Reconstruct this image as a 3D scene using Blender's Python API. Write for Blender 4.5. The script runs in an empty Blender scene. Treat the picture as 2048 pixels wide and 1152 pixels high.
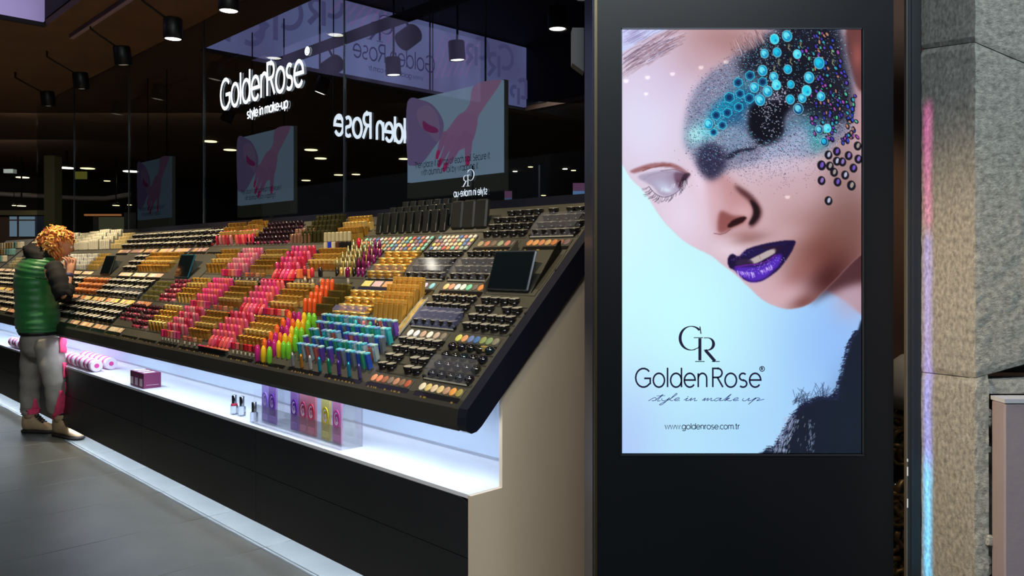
import bpy, bmesh, math, random
import numpy as np
from mathutils import Vector, Matrix, noise
random.seed(7)
S = bpy.context.scene
C = S.collection
PI = math.pi
# ------------------------------------------------------------------ camera, world, exposure
cam = bpy.data.cameras.new('camera'); camo = bpy.data.objects.new('camera', cam); C.objects.link(camo)
cam.sensor_width = 36; cam.lens = 36 * 1600 / 2048; cam.shift_y = -56 / 2048
cam.clip_start = .05; cam.clip_end = 100
camo.location = (0, 0, 1.4); camo.rotation_euler = (PI / 2, 0, 0)
S.camera = camo
S.view_settings.view_transform = 'Standard'; S.view_settings.look = 'None'
S.view_settings.exposure = 0; S.view_settings.gamma = 1; S.view_settings.use_curve_mapping = False
w = bpy.data.worlds.new('world'); S.world = w; w.use_nodes = True
w.node_tree.nodes['Background'].inputs[0].default_value = (.5, .52, .6, 1)
w.node_tree.nodes['Background'].inputs[1].default_value = .05
S.cycles.max_bounces = 8; S.cycles.transparent_max_bounces = 24
# counter frame: u runs along the counter away from the near end, v runs from the customer into the stand
DX, DY = -0.6967, 0.7173
PX, PY = 0.7173, 0.6967
CX0, CY0 = -0.157, 2.825
YAW = math.atan2(-DY, -DX)          # local +x is -u, local +y is +v
def W(u, v, z=0.0): return Vector((CX0 + u * DX + v * PX, CY0 + u * DY + v * PY, z))
def area(name, loc, rot, size, size_y, power, color, spread=PI):
    l = bpy.data.lights.new(name, 'AREA'); l.shape = 'RECTANGLE'; l.size = size; l.size_y = size_y
    l.energy = power; l.color = color; l.spread = spread
    o = bpy.data.objects.new(name, l); C.objects.link(o); o.location = loc; o.rotation_euler = rot
    return o
def spot(name, loc, target, power, color, angle, blend=.6, rad=.05):
    l = bpy.data.lights.new(name, 'SPOT'); l.energy = power; l.color = color; l.spot_size = angle
    l.spot_blend = blend; l.shadow_soft_size = rad
    o = bpy.data.objects.new(name, l); C.objects.link(o); o.location = loc
    o.rotation_euler = (Vector(target) - Vector(loc)).to_track_quat('-Z', 'Y').to_euler()
    return o
WARM = (1, .80, .52); NEUT = (1, .95, .88); COOL = (.72, .84, 1)
# arcade lighting behind and above the viewer
area('arcade_light', (.5, -.5, 4.0), (math.radians(36), 0, 0), 2.6, 1.2, 215, (.86, .95, 1))
area('arcade_light', (-3.2, 1.8, 4.0), (0, 0, 0), 2.0, 3.0, 22, (1, .96, .86))
spot('shop_light', (-.9, .8, 3.0), (.0, 3.05, .8), 85, (1, .80, .58), math.radians(46), .9, .12)
# track spots of the stand, all aimed at the tray
for k, (u, pw) in enumerate([(.1, 120), (1.3, 190), (2.5, 210), (3.7, 220), (4.8, 220), (6.1, 220), (7.4, 190), (8.6, 160)]):
    spot('tray_spot', W(u, -.05, 3.0), W(u, .42, 1.25), pw, WARM, math.radians(62), .8, .035)

# ------------------------------------------------------------------ materials
def lin(c):
    return tuple(((x / 255) / 12.92 if x / 255 <= .04045 else ((x / 255 + .055) / 1.055) ** 2.4) for x in c)
MATS = {}
def mat(name, rgb, rough=.5, metal=0, emit=0, var=0, scale=30, bump=0, coat=0, trans=0, alpha=1, sheen=0, bscale=None):
    if name in MATS: return MATS[name]
    m = bpy.data.materials.new(name); m.use_nodes = True
    nt = m.node_tree; b = nt.nodes['Principled BSDF']
    col = lin(rgb) + (1,)
    b.inputs['Base Color'].default_value = col
    b.inputs['Roughness'].default_value = rough
    b.inputs['Metallic'].default_value = metal
    if coat: b.inputs['Coat Weight'].default_value = coat
    if trans: b.inputs['Transmission Weight'].default_value = trans
    if sheen: b.inputs['Sheen Weight'].default_value = sheen
    if alpha < 1: b.inputs['Alpha'].default_value = alpha
    if emit:
        b.inputs['Emission Color'].default_value = col; b.inputs['Emission Strength'].default_value = emit
    if var or bump:
        tc = nt.nodes.new('ShaderNodeTexCoord'); n = nt.nodes.new('ShaderNodeTexNoise')
        n.inputs['Scale'].default_value = scale; n.inputs['Detail'].default_value = 6
        nt.links.new(tc.outputs['Object'], n.inputs['Vector'])
        if var:
            mx = nt.nodes.new('ShaderNodeMix'); mx.data_type = 'RGBA'
            mx.inputs[6].default_value = tuple(x * (1 - var) for x in col[:3]) + (1,)
            mx.inputs[7].default_value = tuple(min(1, x * (1 + var)) for x in col[:3]) + (1,)
            r = nt.nodes.new('ShaderNodeMapRange'); r.inputs[1].default_value = .3; r.inputs[2].default_value = .7
            nt.links.new(n.outputs[0], r.inputs[0]); nt.links.new(r.outputs[0], mx.inputs[0])
            nt.links.new(mx.outputs[2], b.inputs['Base Color'])
        if bump:
            n2 = n
            if bscale:
                n2 = nt.nodes.new('ShaderNodeTexNoise'); n2.inputs['Scale'].default_value = bscale
                n2.inputs['Detail'].default_value = 8; n2.inputs['Roughness'].default_value = .7
                nt.links.new(tc.outputs['Object'], n2.inputs['Vector'])
            bp = nt.nodes.new('ShaderNodeBump'); bp.inputs['Strength'].default_value = bump; bp.inputs['Distance'].default_value = .01
            nt.links.new(n2.outputs[0], bp.inputs['Height']); nt.links.new(bp.outputs[0], b.inputs['Normal'])
    MATS[name] = m
    return m
def glow(name, rgb, strength):
    if name in MATS: return MATS[name]
    m = bpy.data.materials.new(name); m.use_nodes = True; nt = m.node_tree; nt.nodes.clear()
    e = nt.nodes.new('ShaderNodeEmission'); o = nt.nodes.new('ShaderNodeOutputMaterial')
    e.inputs[0].default_value = lin(rgb) + (1,); e.inputs[1].default_value = strength
    nt.links.new(e.outputs[0], o.inputs[0]); MATS[name] = m
    return m
def clear(name, tint=(255, 255, 255), gloss=.06, haze=0.0, hazecol=(200, 205, 220), ior=1.45, rough=.02):
    """thin clear sheet: straight-through transmission, fresnel reflection, a little haze"""
    if name in MATS: return MATS[name]
    m = bpy.data.materials.new(name); m.use_nodes = True; nt = m.node_tree; nt.nodes.clear()
    out = nt.nodes.new('ShaderNodeOutputMaterial'); t = nt.nodes.new('ShaderNodeBsdfTransparent')
    t.inputs[0].default_value = lin(tint) + (1,)
    g = nt.nodes.new('ShaderNodeBsdfGlossy'); g.inputs['Roughness'].default_value = rough
    f = nt.nodes.new('ShaderNodeFresnel'); f.inputs[0].default_value = ior
    mm = nt.nodes.new('ShaderNodeMath'); mm.operation = 'MULTIPLY'; mm.inputs[1].default_value = gloss
    nt.links.new(f.outputs[0], mm.inputs[0])
    mix = nt.nodes.new('ShaderNodeMixShader'); nt.links.new(mm.outputs[0], mix.inputs[0])
    nt.links.new(t.outputs[0], mix.inputs[1]); nt.links.new(g.outputs[0], mix.inputs[2])
    last = mix
    if haze:
        dd = nt.nodes.new('ShaderNodeBsdfDiffuse'); dd.inputs[0].default_value = lin(hazecol) + (1,)
        m2 = nt.nodes.new('ShaderNodeMixShader'); m2.inputs[0].default_value = haze
        nt.links.new(mix.outputs[0], m2.inputs[1]); nt.links.new(dd.outputs[0], m2.inputs[2]); last = m2
    nt.links.new(last.outputs[0], out.inputs[0]); MATS[name] = m
    return m

# ------------------------------------------------------------------ object helpers
def tag(o, label=None, cat=None, group=None, kind=None):
    if label: o['label'] = label
    if cat: o['category'] = cat
    if group: o['group'] = group
    if kind: o['kind'] = kind
    return o
def empty(name, loc=(0, 0, 0), rz=0):
    o = bpy.data.objects.new(name, None); o.empty_display_size = .05; C.objects.link(o)
    o.location = loc; o.rotation_euler = (0, 0, rz)
    return o
class MB:
    """collects polygons, with a material slot each"""
    def __init__(s): s.v = []; s.f = []; s.m = []; s.cur = 0; s.sm = []; s.smooth = False
    def poly(s, pts):
        n = len(s.v); s.v += [tuple(p) for p in pts]; s.f.append(tuple(range(n, n + len(pts)))); s.m.append(s.cur); s.sm.append(s.smooth)
    def mesh(s, verts, faces):
        n = len(s.v); s.v += [tuple(p) for p in verts]
        for f in faces: s.f.append(tuple(i + n for i in f)); s.m.append(s.cur); s.sm.append(s.smooth)
    def box(s, x0, x1, y0, y1, z0, z1, bevel=0, M=None):
        if bevel:
            b = bevel; P = []
            prof = [(x0 + b, y0), (x1 - b, y0), (x1, y0 + b), (x1, y1 - b), (x1 - b, y1), (x0 + b, y1), (x0, y1 - b), (x0, y0 + b)]
            inn = [(x0 + b, y0 + b), (x1 - b, y0 + b), (x1 - b, y0 + b), (x1 - b, y1 - b), (x1 - b, y1 - b), (x0 + b, y1 - b), (x0 + b, y1 - b), (x0 + b, y0 + b)]
            for (q, z) in ((inn, z0), (prof, z0 + b), (prof, z1 - b), (inn, z1)):
                P += [(a, c, z) for a, c in q]
            if M: P = [M @ Vector(p) for p in P]
            F = [tuple(range(7, -1, -1)), tuple(range(24, 32))]
            for r in range(3):
                for k in range(8): F.append((r * 8 + k, r * 8 + (k + 1) % 8, r * 8 + 8 + (k + 1) % 8, r * 8 + 8 + k))
            s.mesh(P, F); return
        P = [(x, y, z) for z in (z0, z1) for x, y in ((x0, y0), (x1, y0), (x1, y1), (x0, y1))]
        if M: P = [M @ Vector(p) for p in P]
        s.mesh(P, [(3, 2, 1, 0), (4, 5, 6, 7), (0, 1, 5, 4), (1, 2, 6, 5), (2, 3, 7, 6), (3, 0, 4, 7)])
    def ubox(s, u0, u1, v0, v1, z0, z1, bevel=0):
        """box in counter coordinates, written in world coordinates"""
        Mx = Matrix.Translation(W(0, 0, 0)) @ Matrix.Rotation(YAW, 4, 'Z')
        s.box(-u1, -u0, v0, v1, z0, z1, bevel, Mx)
    def lathe(s, prof, n=16, M=None, cx=0, cy=0, z=0, sx=1, sy=1):
        sm = s.smooth; s.smooth = True
        P = []
        for r, h in prof:
            for k in range(n):
                a = 2 * PI * k / n; P.append((cx + sx * r * math.cos(a), cy + sy * r * math.sin(a), z + h))
        if M: P = [M @ Vector(p) for p in P]
        F = []
        for i in range(len(prof) - 1):
            for k in range(n): F.append((i * n + k, i * n + (k + 1) % n, (i + 1) * n + (k + 1) % n, (i + 1) * n + k))
        s.mesh(P, F)
        s.smooth = False
        q = len(s.v) - len(P)
        s.f.append(tuple(q + k for k in range(n - 1, -1, -1))); s.m.append(s.cur); s.sm.append(False)
        s.f.append(tuple(q + (len(prof) - 1) * n + k for k in range(n))); s.m.append(s.cur); s.sm.append(False)
        s.smooth = sm
    def tube(s, pts, rads, n=8, cap=True):
        pts = [Vector(p) for p in pts]
        if not isinstance(rads, (list, tuple)): rads = [rads] * len(pts)
        sm = s.smooth; s.smooth = True
        P = []; up = Vector((0, 0, 1)); pr = None
        for i, p in enumerate(pts):
            t = (pts[min(i + 1, len(pts) - 1)] - pts[max(i - 1, 0)]).normalized()
            if pr is None:
                a = t.orthogonal().normalized()
            else:
                a = (pr - t * pr.dot(t)).normalized()
            pr = a; b = t.cross(a)
            for k in range(n):
                g = 2 * PI * k / n; P.append(p + (a * math.cos(g) + b * math.sin(g)) * rads[i])
        F = []
        for i in range(len(pts) - 1):
            for k in range(n): F.append((i * n + k, i * n + (k + 1) % n, (i + 1) * n + (k + 1) % n, (i + 1) * n + k))
        if cap: F += [tuple(range(n - 1, -1, -1)), tuple((len(pts) - 1) * n + k for k in range(n))]
        s.mesh(P, F); s.smooth = sm
    def prism(s, poly, a, b, axis=1, M=None):
        """extrude a 2D polygon; axis = axis of extrusion"""
        def mk(p, t):
            q = [0, 0, 0]; o = [i for i in range(3) if i != axis]; q[o[0]] = p[0]; q[o[1]] = p[1]; q[axis] = t; return q
        n = len(poly); P = [mk(p, a) for p in poly] + [mk(p, b) for p in poly]
        if M: P = [M @ Vector(p) for p in P]
        F = [tuple(range(n)), tuple(range(2 * n - 1, n - 1, -1))] + [(k, n + k, n + (k + 1) % n, (k + 1) % n) for k in range(n)]
        s.mesh(P, F)
    def data(s, name, mats):
        me = bpy.data.meshes.new(name); me.from_pydata(s.v, [], s.f)
        if not isinstance(mats, (list, tuple)): mats = [mats]
        for m in mats: me.materials.append(m)
        me.polygons.foreach_set('material_index', s.m); me.polygons.foreach_set('use_smooth', s.sm)
        bm = bmesh.new(); bm.from_mesh(me); bmesh.ops.recalc_face_normals(bm, faces=bm.faces); bm.to_mesh(me); bm.free()
        me.update(); return me
    def build(s, name, mats, parent=None, loc=None, rz=None):
        o = bpy.data.objects.new(name, s.data(name, mats)); C.objects.link(o)
        if parent: o.parent = parent
        if loc is not None: o.location = loc
        if rz is not None: o.rotation_euler = (0, 0, rz)
        return o
UF = Matrix.Translation(W(0, 0, 0)) @ Matrix.Rotation(YAW, 4, 'Z')   # counter frame matrix (x=-u,y=v)
def inst(me, name, parent=None, loc=(0, 0, 0), rot=(0, 0, 0)):
    o = bpy.data.objects.new(name, me); C.objects.link(o)
    if parent: o.parent = parent
    o.location = loc; o.rotation_euler = rot
    return o

# ------------------------------------------------------------------ stroke lettering
def arc(cx, cy, rx, ry, a0, a1, n=14):
    return [(cx + rx * math.cos(math.radians(a0 + (a1 - a0) * k / n)), cy + ry * math.sin(math.radians(a0 + (a1 - a0) * k / n))) for k in range(n + 1)]
X = .74; R_ = .33; RY = X / 2
GLY = {
 'G': (.92, [arc(.46, .5, .46, .5, 42, 318) + [(.86, .2), (.86, .47), (.5, .47)]]),
 'R': (.62, [[(.04, 0), (.04, 1), (.32, 1)] + arc(.32, .76, .25, .24, 90, -90) + [(.04, .52)], [(.3, .52), (.62, 0)]]),
 'o': (.70, [arc(.35, RY, R_, RY, 0, 360, 24)]),
 'l': (.12, [[(.06, 0), (.06, 1.04)]]),
 'd': (.70, [arc(.34, RY, .32, RY, 0, 360, 24), [(.66, 0), (.66, 1.04)]]),
 'b': (.70, [arc(.36, RY, .32, RY, 0, 360, 24), [(.04, 0), (.04, 1.04)]]),
 'e': (.70, [[(.03, .38), (.67, .38)] + arc(.35, RY, .32, RY, 3, 322, 22)]),
 'n': (.60, [[(.05, 0), (.05, X)], [(.05, .42)] + arc(.3, .46, .25, .28, 180, 0, 12) + [(.55, 0)]]),
 'h': (.60, [[(.05, 0), (.05, 1.04)], [(.05, .42)] + arc(.3, .46, .25, .28, 180, 0, 12) + [(.55, 0)]]),
 'm': (.98, [[(.05, 0), (.05, X)], [(.05, .42)] + arc(.27, .5, .22, .24, 180, 0, 10) + [(.49, 0)], [(.49, .42)] + arc(.71, .5, .22, .24, 180, 0, 10) + [(.93, 0)]]),
 's': (.50, [arc(.25, .555, .2, .185, 40, 270, 12) + arc(.25, .185, .22, .185, 90, -140, 12)]),
 't': (.36, [[(.16, 1.0), (.16, .1), (.22, .02), (.32, .02)], [(.0, X), (.32, X)]]),
 'f': (.34, [[(.14, 0), (.14, .85), (.2, 1.0), (.32, 1.03)], [(.0, X), (.3, X)]]),
 'y': (.54, [[(.02, X), (.28, .05)], [(.54, X), (.18, -.28)]]),
 'v': (.54, [[(.02, X), (.27, 0), (.52, X)]]),
 'i': (.12, [[(.06, 0), (.06, X)], [(.06, .9), (.06, .99)]]),
 'a': (.70, [arc(.34, RY, .32, RY, 0, 360, 24), [(.66, 0), (.66, X)]]),
 'k': (.52, [[(.05, 0), (.05, 1.04)], [(.48, X), (.06, .34)], [(.2, .45), (.52, 0)]]),
 'u': (.60, [[(.05, X)] + arc(.3, .28, .25, .28, 180, 360, 12) + [(.55, X)], [(.55, 0), (.55, X)]]),
 'p': (.70, [arc(.36, RY, .32, RY, 0, 360, 24), [(.04, -.3), (.04, X)]]),
 'g': (.70, [arc(.34, RY, .32, RY, 0, 360, 24), [(.66, X), (.66, -.05)] + arc(.35, -.06, .31, .24, 0, -150, 10)]),
 'w': (.86, [[(.02, X), (.22, 0), (.43, X), (.64, 0), (.84, X)]]),
 'c': (.58, [arc(.35, RY, .32, RY, 48, 312, 18)]),
 'r': (.34, [[(.05, 0), (.05, X)], [(.05, .45), (.12, .66), (.22, .73), (.34, .72)]]),
 'T': (.62, [[(.31, 0), (.31, 1)], [(0, 1), (.62, 1)]]),
 'S': (.56, [arc(.28, .74, .22, .25, 30, 270, 12) + arc(.28, .25, .25, .25, 90, -150, 12)]),
 '.': (.12, [[(.06, 0), (.06, .08)]]), '-': (.36, [[(.04, .34), (.32, .34)]]), ' ': (.22, []),
 '@': (.5, [arc(.25, .8, .22, .22, 0, 360, 20), [(.18, .68), (.18, .92), (.27, .92), (.31, .86), (.27, .8), (.18, .8)], [(.25, .8), (.32, .68)]]),
}
def ribbon(mb, pts, wd, T, wfun=None):
    n = len(pts); L = []; Rr = []
    closed = n > 3 and abs(pts[0][0] - pts[-1][0]) < 1e-6 and abs(pts[0][1] - pts[-1][1]) < 1e-6
    for i, (x, y) in enumerate(pts):
        a = pts[i - 1] if i else (pts[-2] if closed else None); b = pts[i + 1] if i < n - 1 else (pts[1] if closed else None)
        d1 = (x - a[0], y - a[1]) if a else None; d2 = (b[0] - x, b[1] - y) if b else None
        d1 = d1 or d2; d2 = d2 or d1
        l1 = math.hypot(*d1) or 1; l2 = math.hypot(*d2) or 1
        n1 = (-d1[1] / l1, d1[0] / l1); n2 = (-d2[1] / l2, d2[0] / l2)
        m = (n1[0] + n2[0], n1[1] + n2[1]); lm = math.hypot(*m) or 1; m = (m[0] / lm, m[1] / lm)
        k = min(1.6, 1 / max(.3, m[0] * n1[0] + m[1] * n1[1]))
        h = (wfun(i / (n - 1), n1) if wfun else wd) / 2 * k
        L.append((x + m[0] * h, y + m[1] * h)); Rr.append((x - m[0] * h, y - m[1] * h))
    for i in range(n - 1):
        mb.poly([T(*L[i]), T(*Rr[i]), T(*Rr[i + 1]), T(*L[i + 1])])
def text(mb, st, T, size, wd=.09, gap=.1, slant=0, mirror=False, wfun=None):
    """T maps (x, y) metres in the lettering plane to 3D; returns the width"""
    tot = sum(GLY[c][0] + gap for c in st) - gap; x = 0
    for c in st:
        g = GLY[c]
        for pl in g[1]:
            q = [((x + a + slant * b) * size, b * size) for a, b in pl]
            if mirror: q = [(tot * size - a, b) for a, b in q]
            ribbon(mb, q, wd * size, T)
        x += g[0] + gap
    return tot * size
def logo_gr(mb, T, s, mirror=False):
    """the interlaced serif monogram, s = total height"""
    mm = (lambda x: 1.12 - x) if mirror else (lambda x: x)
    TT = lambda x, y: T(mm(x) * s, y * s)
    tk = lambda t, nn: .022 + .062 * abs(nn[0]) ** 1.5
    ribbon(mb, arc(.33, .66, .31, .33, 42, 292, 30), .05, TT, tk)
    ribbon(mb, [(.57, .985), (.585, .88), (.6, .78)], .03, TT)
    ribbon(mb, [(.57, .66), (.57, .04)], .085, TT)
    ribbon(mb, [(.4, .675), (.66, .675)], .022, TT)
    ribbon(mb, [(.44, .012), (.7, .012)], .024, TT)
    ribbon(mb, [(.44, .36), (.52, .39), (.56, .44)], .024, TT)
    ribbon(mb, [(.68, .67)] + arc(.78, .50, .17, .17, 90, -90, 16) + [(.68, .33)], .05, TT, tk)
    ribbon(mb, [(.72, .33), (.99, .02)], .085, TT)
    ribbon(mb, [(.9, .012), (1.12, .012)], .024, TT)
# ------------------------------------------------------------------ setting: floor, ceiling, far walls
ULEN = 9.0
m_tile = mat('floor_tile', (84, 88, 85), .42, var=.25, scale=2.2, bump=.12, bscale=60)
m_grout = mat('floor_joint', (52, 50, 46), .8)
g = MB(); g.ubox(-5, 19, -7, 16, -.06, -.012)
floor = g.build('floor', m_grout); tag(floor, kind='structure')
tile_me = {}
tb = MB(); tb.box(-.3235, .3235, -1.2985, 1.2985, -.012, 0, .002); tile_me = tb.data('floor_tile', m_tile)
for i in range(-2, 16):
    for j in range(-2, 1):
        t = inst(tile_me, 'floor_tile', floor, W(.2 + .65 * i + .325, 1.3 + 2.6 * j, 0), (0, 0, YAW))
tb = MB(); tb.ubox(-3, 18, 2.605, 16, -.012, -.002); o = tb.build('floor_screed', m_tile, floor)
m_ceil = mat('ceiling_paint', (104, 72, 50), .75, var=.15, scale=3)
g = MB()
for (u0, u1, v0, v1) in ((5.22, 19, -7, 1.17), (5.05, 19, 1.17, 16), (-5, 5.22, -.04, 1.17), (-5, 5.05, 5.36, 16)):
    g.ubox(u0, u1, v0, v1, 3.3, 3.36)
ceiling = g.build('ceiling', m_ceil); tag(ceiling, kind='structure')
g = MB(); g.ubox(-5, 19, -7, 16, 4.12, 4.2)
for (u0, u1, v0, v1) in ((-5, 5.2, -.05, -.03), (-5, 5.2, 1.17, 1.19), (-5, 5.05, 5.34, 5.36)):
    g.ubox(u0, u1, v0, v1, 3.36, 4.12)
g.build('ceiling_recess', mat('ceiling_dark', (22, 20, 22), .8), ceiling)
m_far = mat('far_wall', (30, 29, 28), .8, var=.4, scale=.8)
g = MB(); g.ubox(18.6, 18.8, -7, 16, 0, 4.2); tag(g.build('wall_back', m_far), kind='structure')
g = MB(); g.ubox(-5, 19, 15.6, 15.8, 0, 4.2); tag(g.build('wall_right', m_far), kind='structure')

# ------------------------------------------------------------------ the sales counter
def zt(v): return .90 + .953 * v          # tray surface height
m_black = mat('black_laminate', (33, 33, 37), .38, var=.12, scale=4)
m_edge = mat('navy_edge', (24, 27, 40), .35)
m_white = mat('white_laminate', (236, 238, 244), .35)
m_beige = mat('beige_laminate', (226, 206, 180), .55, var=.04, scale=2)
m_tray = mat('tray_plastic', (66, 65, 57), .45, var=.08, scale=8)
m_lip = mat('tray_lip', (46, 46, 42), .4, var=.06, scale=6)
counter = empty('sales_counter', W(0, 0, 0)); tag(counter, 'long black counter with white glowing niche shelf and beige end panel', 'counter')
def child(mb, name, mats, par):
    o = mb.build(name, mats); o.parent = par
    o.matrix_parent_inverse = par.matrix_basis.inverted() if par.parent is None else Matrix.Identity(4)
    return o
def plain_inv(par):
    return par.matrix_basis.inverted()
edges = [0, 1.6, 3.16, 4.72, 6.28, 7.84, ULEN]
for k in range(len(edges) - 1):
    for z0, z1 in ((.10, .3445), (.3475, .556)):
        g = MB()
        if k == 0 and z1 > .5:      # the near top corner is rounded off
            pl = [(-edges[1] + .0015, z0), (0, z0), (0, z1 - .055)] + [(-.055 + .055 * math.cos(a), z1 - .055 + .055 * math.sin(a)) for a in (math.radians(18), math.radians(36), math.radians(54), math.radians(72))] + [(-.055, z1), (-edges[1] + .0015, z1)]
            g.prism(pl, 0, .018, 1, UF)
        else: g.ubox(edges[k] + .0015, edges[k + 1] - .0015, 0, .018, z0, z1)
        child(g, 'front_panel', m_black, counter)
g = MB(); g.ubox(.0, ULEN, .2, .8, 0, .55); g.ubox(0.0, ULEN, .019, .2, .185, .55)
child(g, 'carcass', m_white, counter)
g = MB(); g.ubox(.0, ULEN, .004, .36, .556, .57); child(g, 'shelf', m_white, counter)
g = MB(); g.ubox(.04, ULEN, .003, .019, .5565, .569)
# niche back: leans back and rounds off at the near end
g = MB()
g.ubox(.0, ULEN, .34, .36, .57, 1.06)
child(g, 'niche_back', m_white, counter)
g = MB()
pts = []
def rr(u0, u1, z0, z1, r=.07):
    out = []
    for cx, cz, a0 in ((u1 - r, z1 - r, 0), (u0 + r, z1 - r, 90), (u0 + r, z0 + r, 180), (u1 - r, z0 + r, 270)):
        for k in range(7):
            a = math.radians(a0 + 15 * k); out.append((-(cx + r * math.cos(a)), cz + r * math.sin(a)))
    return out
g.prism(rr(.05, ULEN, .615, .95), .315, .34, 1, UF)
child(g, 'niche_reveal', mat('pale_blue_laminate', (206, 220, 236), .4), counter)
prof = [(0, 0), (0, .57), (.15, .57), (.15, .965), (.80, 1.60), (.80, 0)]
g = MB(); g.prism([(v, z) for v, z in prof], .004, .02, 0, UF)
child(g, 'end_panel', m_beige, counter)
g = MB(); g.prism([(0.002, .001), (0.002, .568), (.152, .568), (.152, .95), (.79, 1.58), (.79, .001)], .001, .004, 0, UF)
child(g, 'end_panel_core', m_white, counter)
g = MB(); g.ubox(0, ULEN, .80, .82, 0, zt(.8) - .04); child(g, 'back_panel', m_black, counter)
# niche and toe lighting
m_led = glow('led_strip_white', (225, 236, 255), 3)
g = MB(); g.ubox(.05, ULEN, .06, .07, .848, .853); child(g, 'niche_light_strip', m_led, counter)
g = MB(); g.ubox(.02, ULEN, .036, .048, .176, .184); child(g, 'toe_light_strip', m_led, counter)
for k in range(6):
    uc = ULEN * (k + .5) / 6
    area('niche_light', W(uc, .065, .845), (-.15, 0, YAW), ULEN / 6, .03, 4.2, COOL)
    o = area('toe_light', W(uc, .042, .175), (0, 0, YAW), ULEN / 6, .012, 7.5, COOL)
# pink glow at the far rolls of cotton
area('niche_light', W(5.6, .2, .84), (0, 0, YAW), 2.2, .04, 1.3, (1, .35, .95))

# ------------------------------------------------------------------ the slanted tester tray
tray = empty('tester_tray', W(0, 0, zt(0))); tag(tray, 'long slanted black tester tray full of make-up, carried on the counter', 'display tray')
SL = math.atan(.953)
def slab(g, u0, u1, v0, v1, t0, t1):
    """box on the slope: t0..t1 below the surface, measured vertically"""
    P = []
    for t in (t1, t0):
        for u, v in ((u0, v0), (u1, v0), (u1, v1), (u0, v1)): P.append(W(u, v, zt(v) - t))
    g.mesh(P, [(0, 1, 2, 3), (7, 6, 5, 4), (0, 4, 5, 1), (1, 5, 6, 2), (2, 6, 7, 3), (3, 7, 4, 0)])
g = MB(); slab(g, .0, ULEN, .0, .80, .0, .03); child(g, 'tray_base', m_tray, tray)
g = MB(); slab(g, .02, ULEN - .02, .06, .80, .032, .06); child(g, 'tray_underside', m_white, tray)
# thick side frame with a rounded front corner
def side_prof(ins=0):
    # (v, z) outline of the side cheek
    top = [(-.012, zt(-.03) + .0), (.80, zt(.80) + .012)]
    low = [(.80, zt(.80) - .125), (.035, .812)]
    arcp = [(.012, .797), (-.012, .793), (-.032, .803), (-.038, .822), (-.036, .85)]
    return [(-.03, zt(-.03) + .008)] + [(.80, zt(.80) + .014)] + low + arcp
for u0, u1 in ((-.035, .012), (ULEN - .012, ULEN + .03)):
    g = MB(); g.prism(side_prof(), -u1, -u0, 0, UF); child(g, 'side_frame', m_edge, tray)
g = MB(); P = [(-.036, .815), (-.030, zt(-.03) + .004), (.0, zt(0) + .001), (.0, .84), (-.01, .80), (-.03, .80)]
g.prism(P, -ULEN + .012, -.012, 0, UF); child(g, 'front_lip', m_lip, tray)
g = MB(); g.prism([(-.03, .798), (.0, .80), (.10, .89), (.10, .90), (.0, .815)], -ULEN + .012, -.012, 0, UF)
child(g, 'underlip', mat('grey_blue_metal', (150, 160, 180), .45), tray)
g = MB(); g.ubox(0, ULEN, .785, .80, zt(.785), zt(.8) + .025); child(g, 'top_rail', m_edge, tray)

# ------------------------------------------------------------------ glass partition above the tray
m_glass = clear('partition_glass', (232, 236, 238), .22)
m_joint = mat('joint_silicone', (74, 80, 86), .4)
win = empty('window_1', W(0, .81, 1.66)); tag(win, kind='structure')
gs = [.02, 2.08, 4.12, 5.8, 7.5, ULEN]
for k in range(len(gs) - 1):
    g = MB(); g.ubox(gs[k] + .004, gs[k + 1] - .004, .808, .816, zt(.8) + .02, 3.3)
    child(g, 'glass_pane', m_glass, win)
for k in range(1, len(gs) - 1):
    g = MB(); g.ubox(gs[k] - .0018, gs[k] + .0018, .806, .818, zt(.8) + .02, 3.3)
    child(g, 'glass_joint', m_joint, win)

def TV(u0, z0, v):   # lettering on a plane parallel to the counter
    return lambda x, y: W(u0 - x, v, z0 + y)
def TU(v0, z0, u):
    return lambda x, y: W(u, v0 + x, z0 + y)
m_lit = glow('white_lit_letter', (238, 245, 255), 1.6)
def sx(T, k): return lambda x, y: T(x * k, y)
lg = empty('illuminated_sign', W(3.1, .80, 2.55)); tag(lg, 'white lit shop name sign with tagline on the glass above the tray', 'sign')
def solid(o, t):
    md = o.modifiers.new('thickness', 'SOLIDIFY'); md.thickness = t; md.offset = 0; return o
g = MB(); text(g, 'Golden', sx(TV(3.80, 2.545, .8065), .80), .222, .115, .1)
solid(child(g, 'lettering', m_lit, lg), .002)
g = MB(); text(g, 'Rose', sx(TV(3.06, 2.545, .8065), .80), .222, .115, .1)
solid(child(g, 'lettering', m_lit, lg), .002)
g = MB(); text(g, '@', TV(2.54, 2.668, .8065), .11, .085); solid(child(g, 'registered_mark', m_lit, lg), .002)
g = MB(); text(g, 'style in make-up', TV(3.36, 2.425, .8065), .063, .15, .1)
solid(child(g, 'tagline', m_lit, lg), .002)
# reflection of the shop name, built as lit mirrored letters inside the stand
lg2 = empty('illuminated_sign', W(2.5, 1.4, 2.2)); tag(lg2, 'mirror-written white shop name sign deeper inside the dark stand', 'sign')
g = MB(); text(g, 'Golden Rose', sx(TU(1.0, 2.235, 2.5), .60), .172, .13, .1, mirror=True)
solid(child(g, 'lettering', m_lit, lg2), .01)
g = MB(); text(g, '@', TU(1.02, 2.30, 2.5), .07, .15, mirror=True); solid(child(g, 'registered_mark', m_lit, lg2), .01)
g = MB(); g.box(1.0, 1.85, 2.505, 2.515, 2.195, 2.205)
g2 = MB(); g2.ubox(2.512, 2.52, .98, 1.86, 2.20, 2.21)
for vv in (1.0, 1.84): g2.ubox(2.51, 2.516, vv, vv + .006, 2.2, 3.3)
child(g2, 'hanging_rail', mat('dark_metal', (20, 20, 22), .4, .6), lg2)
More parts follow.
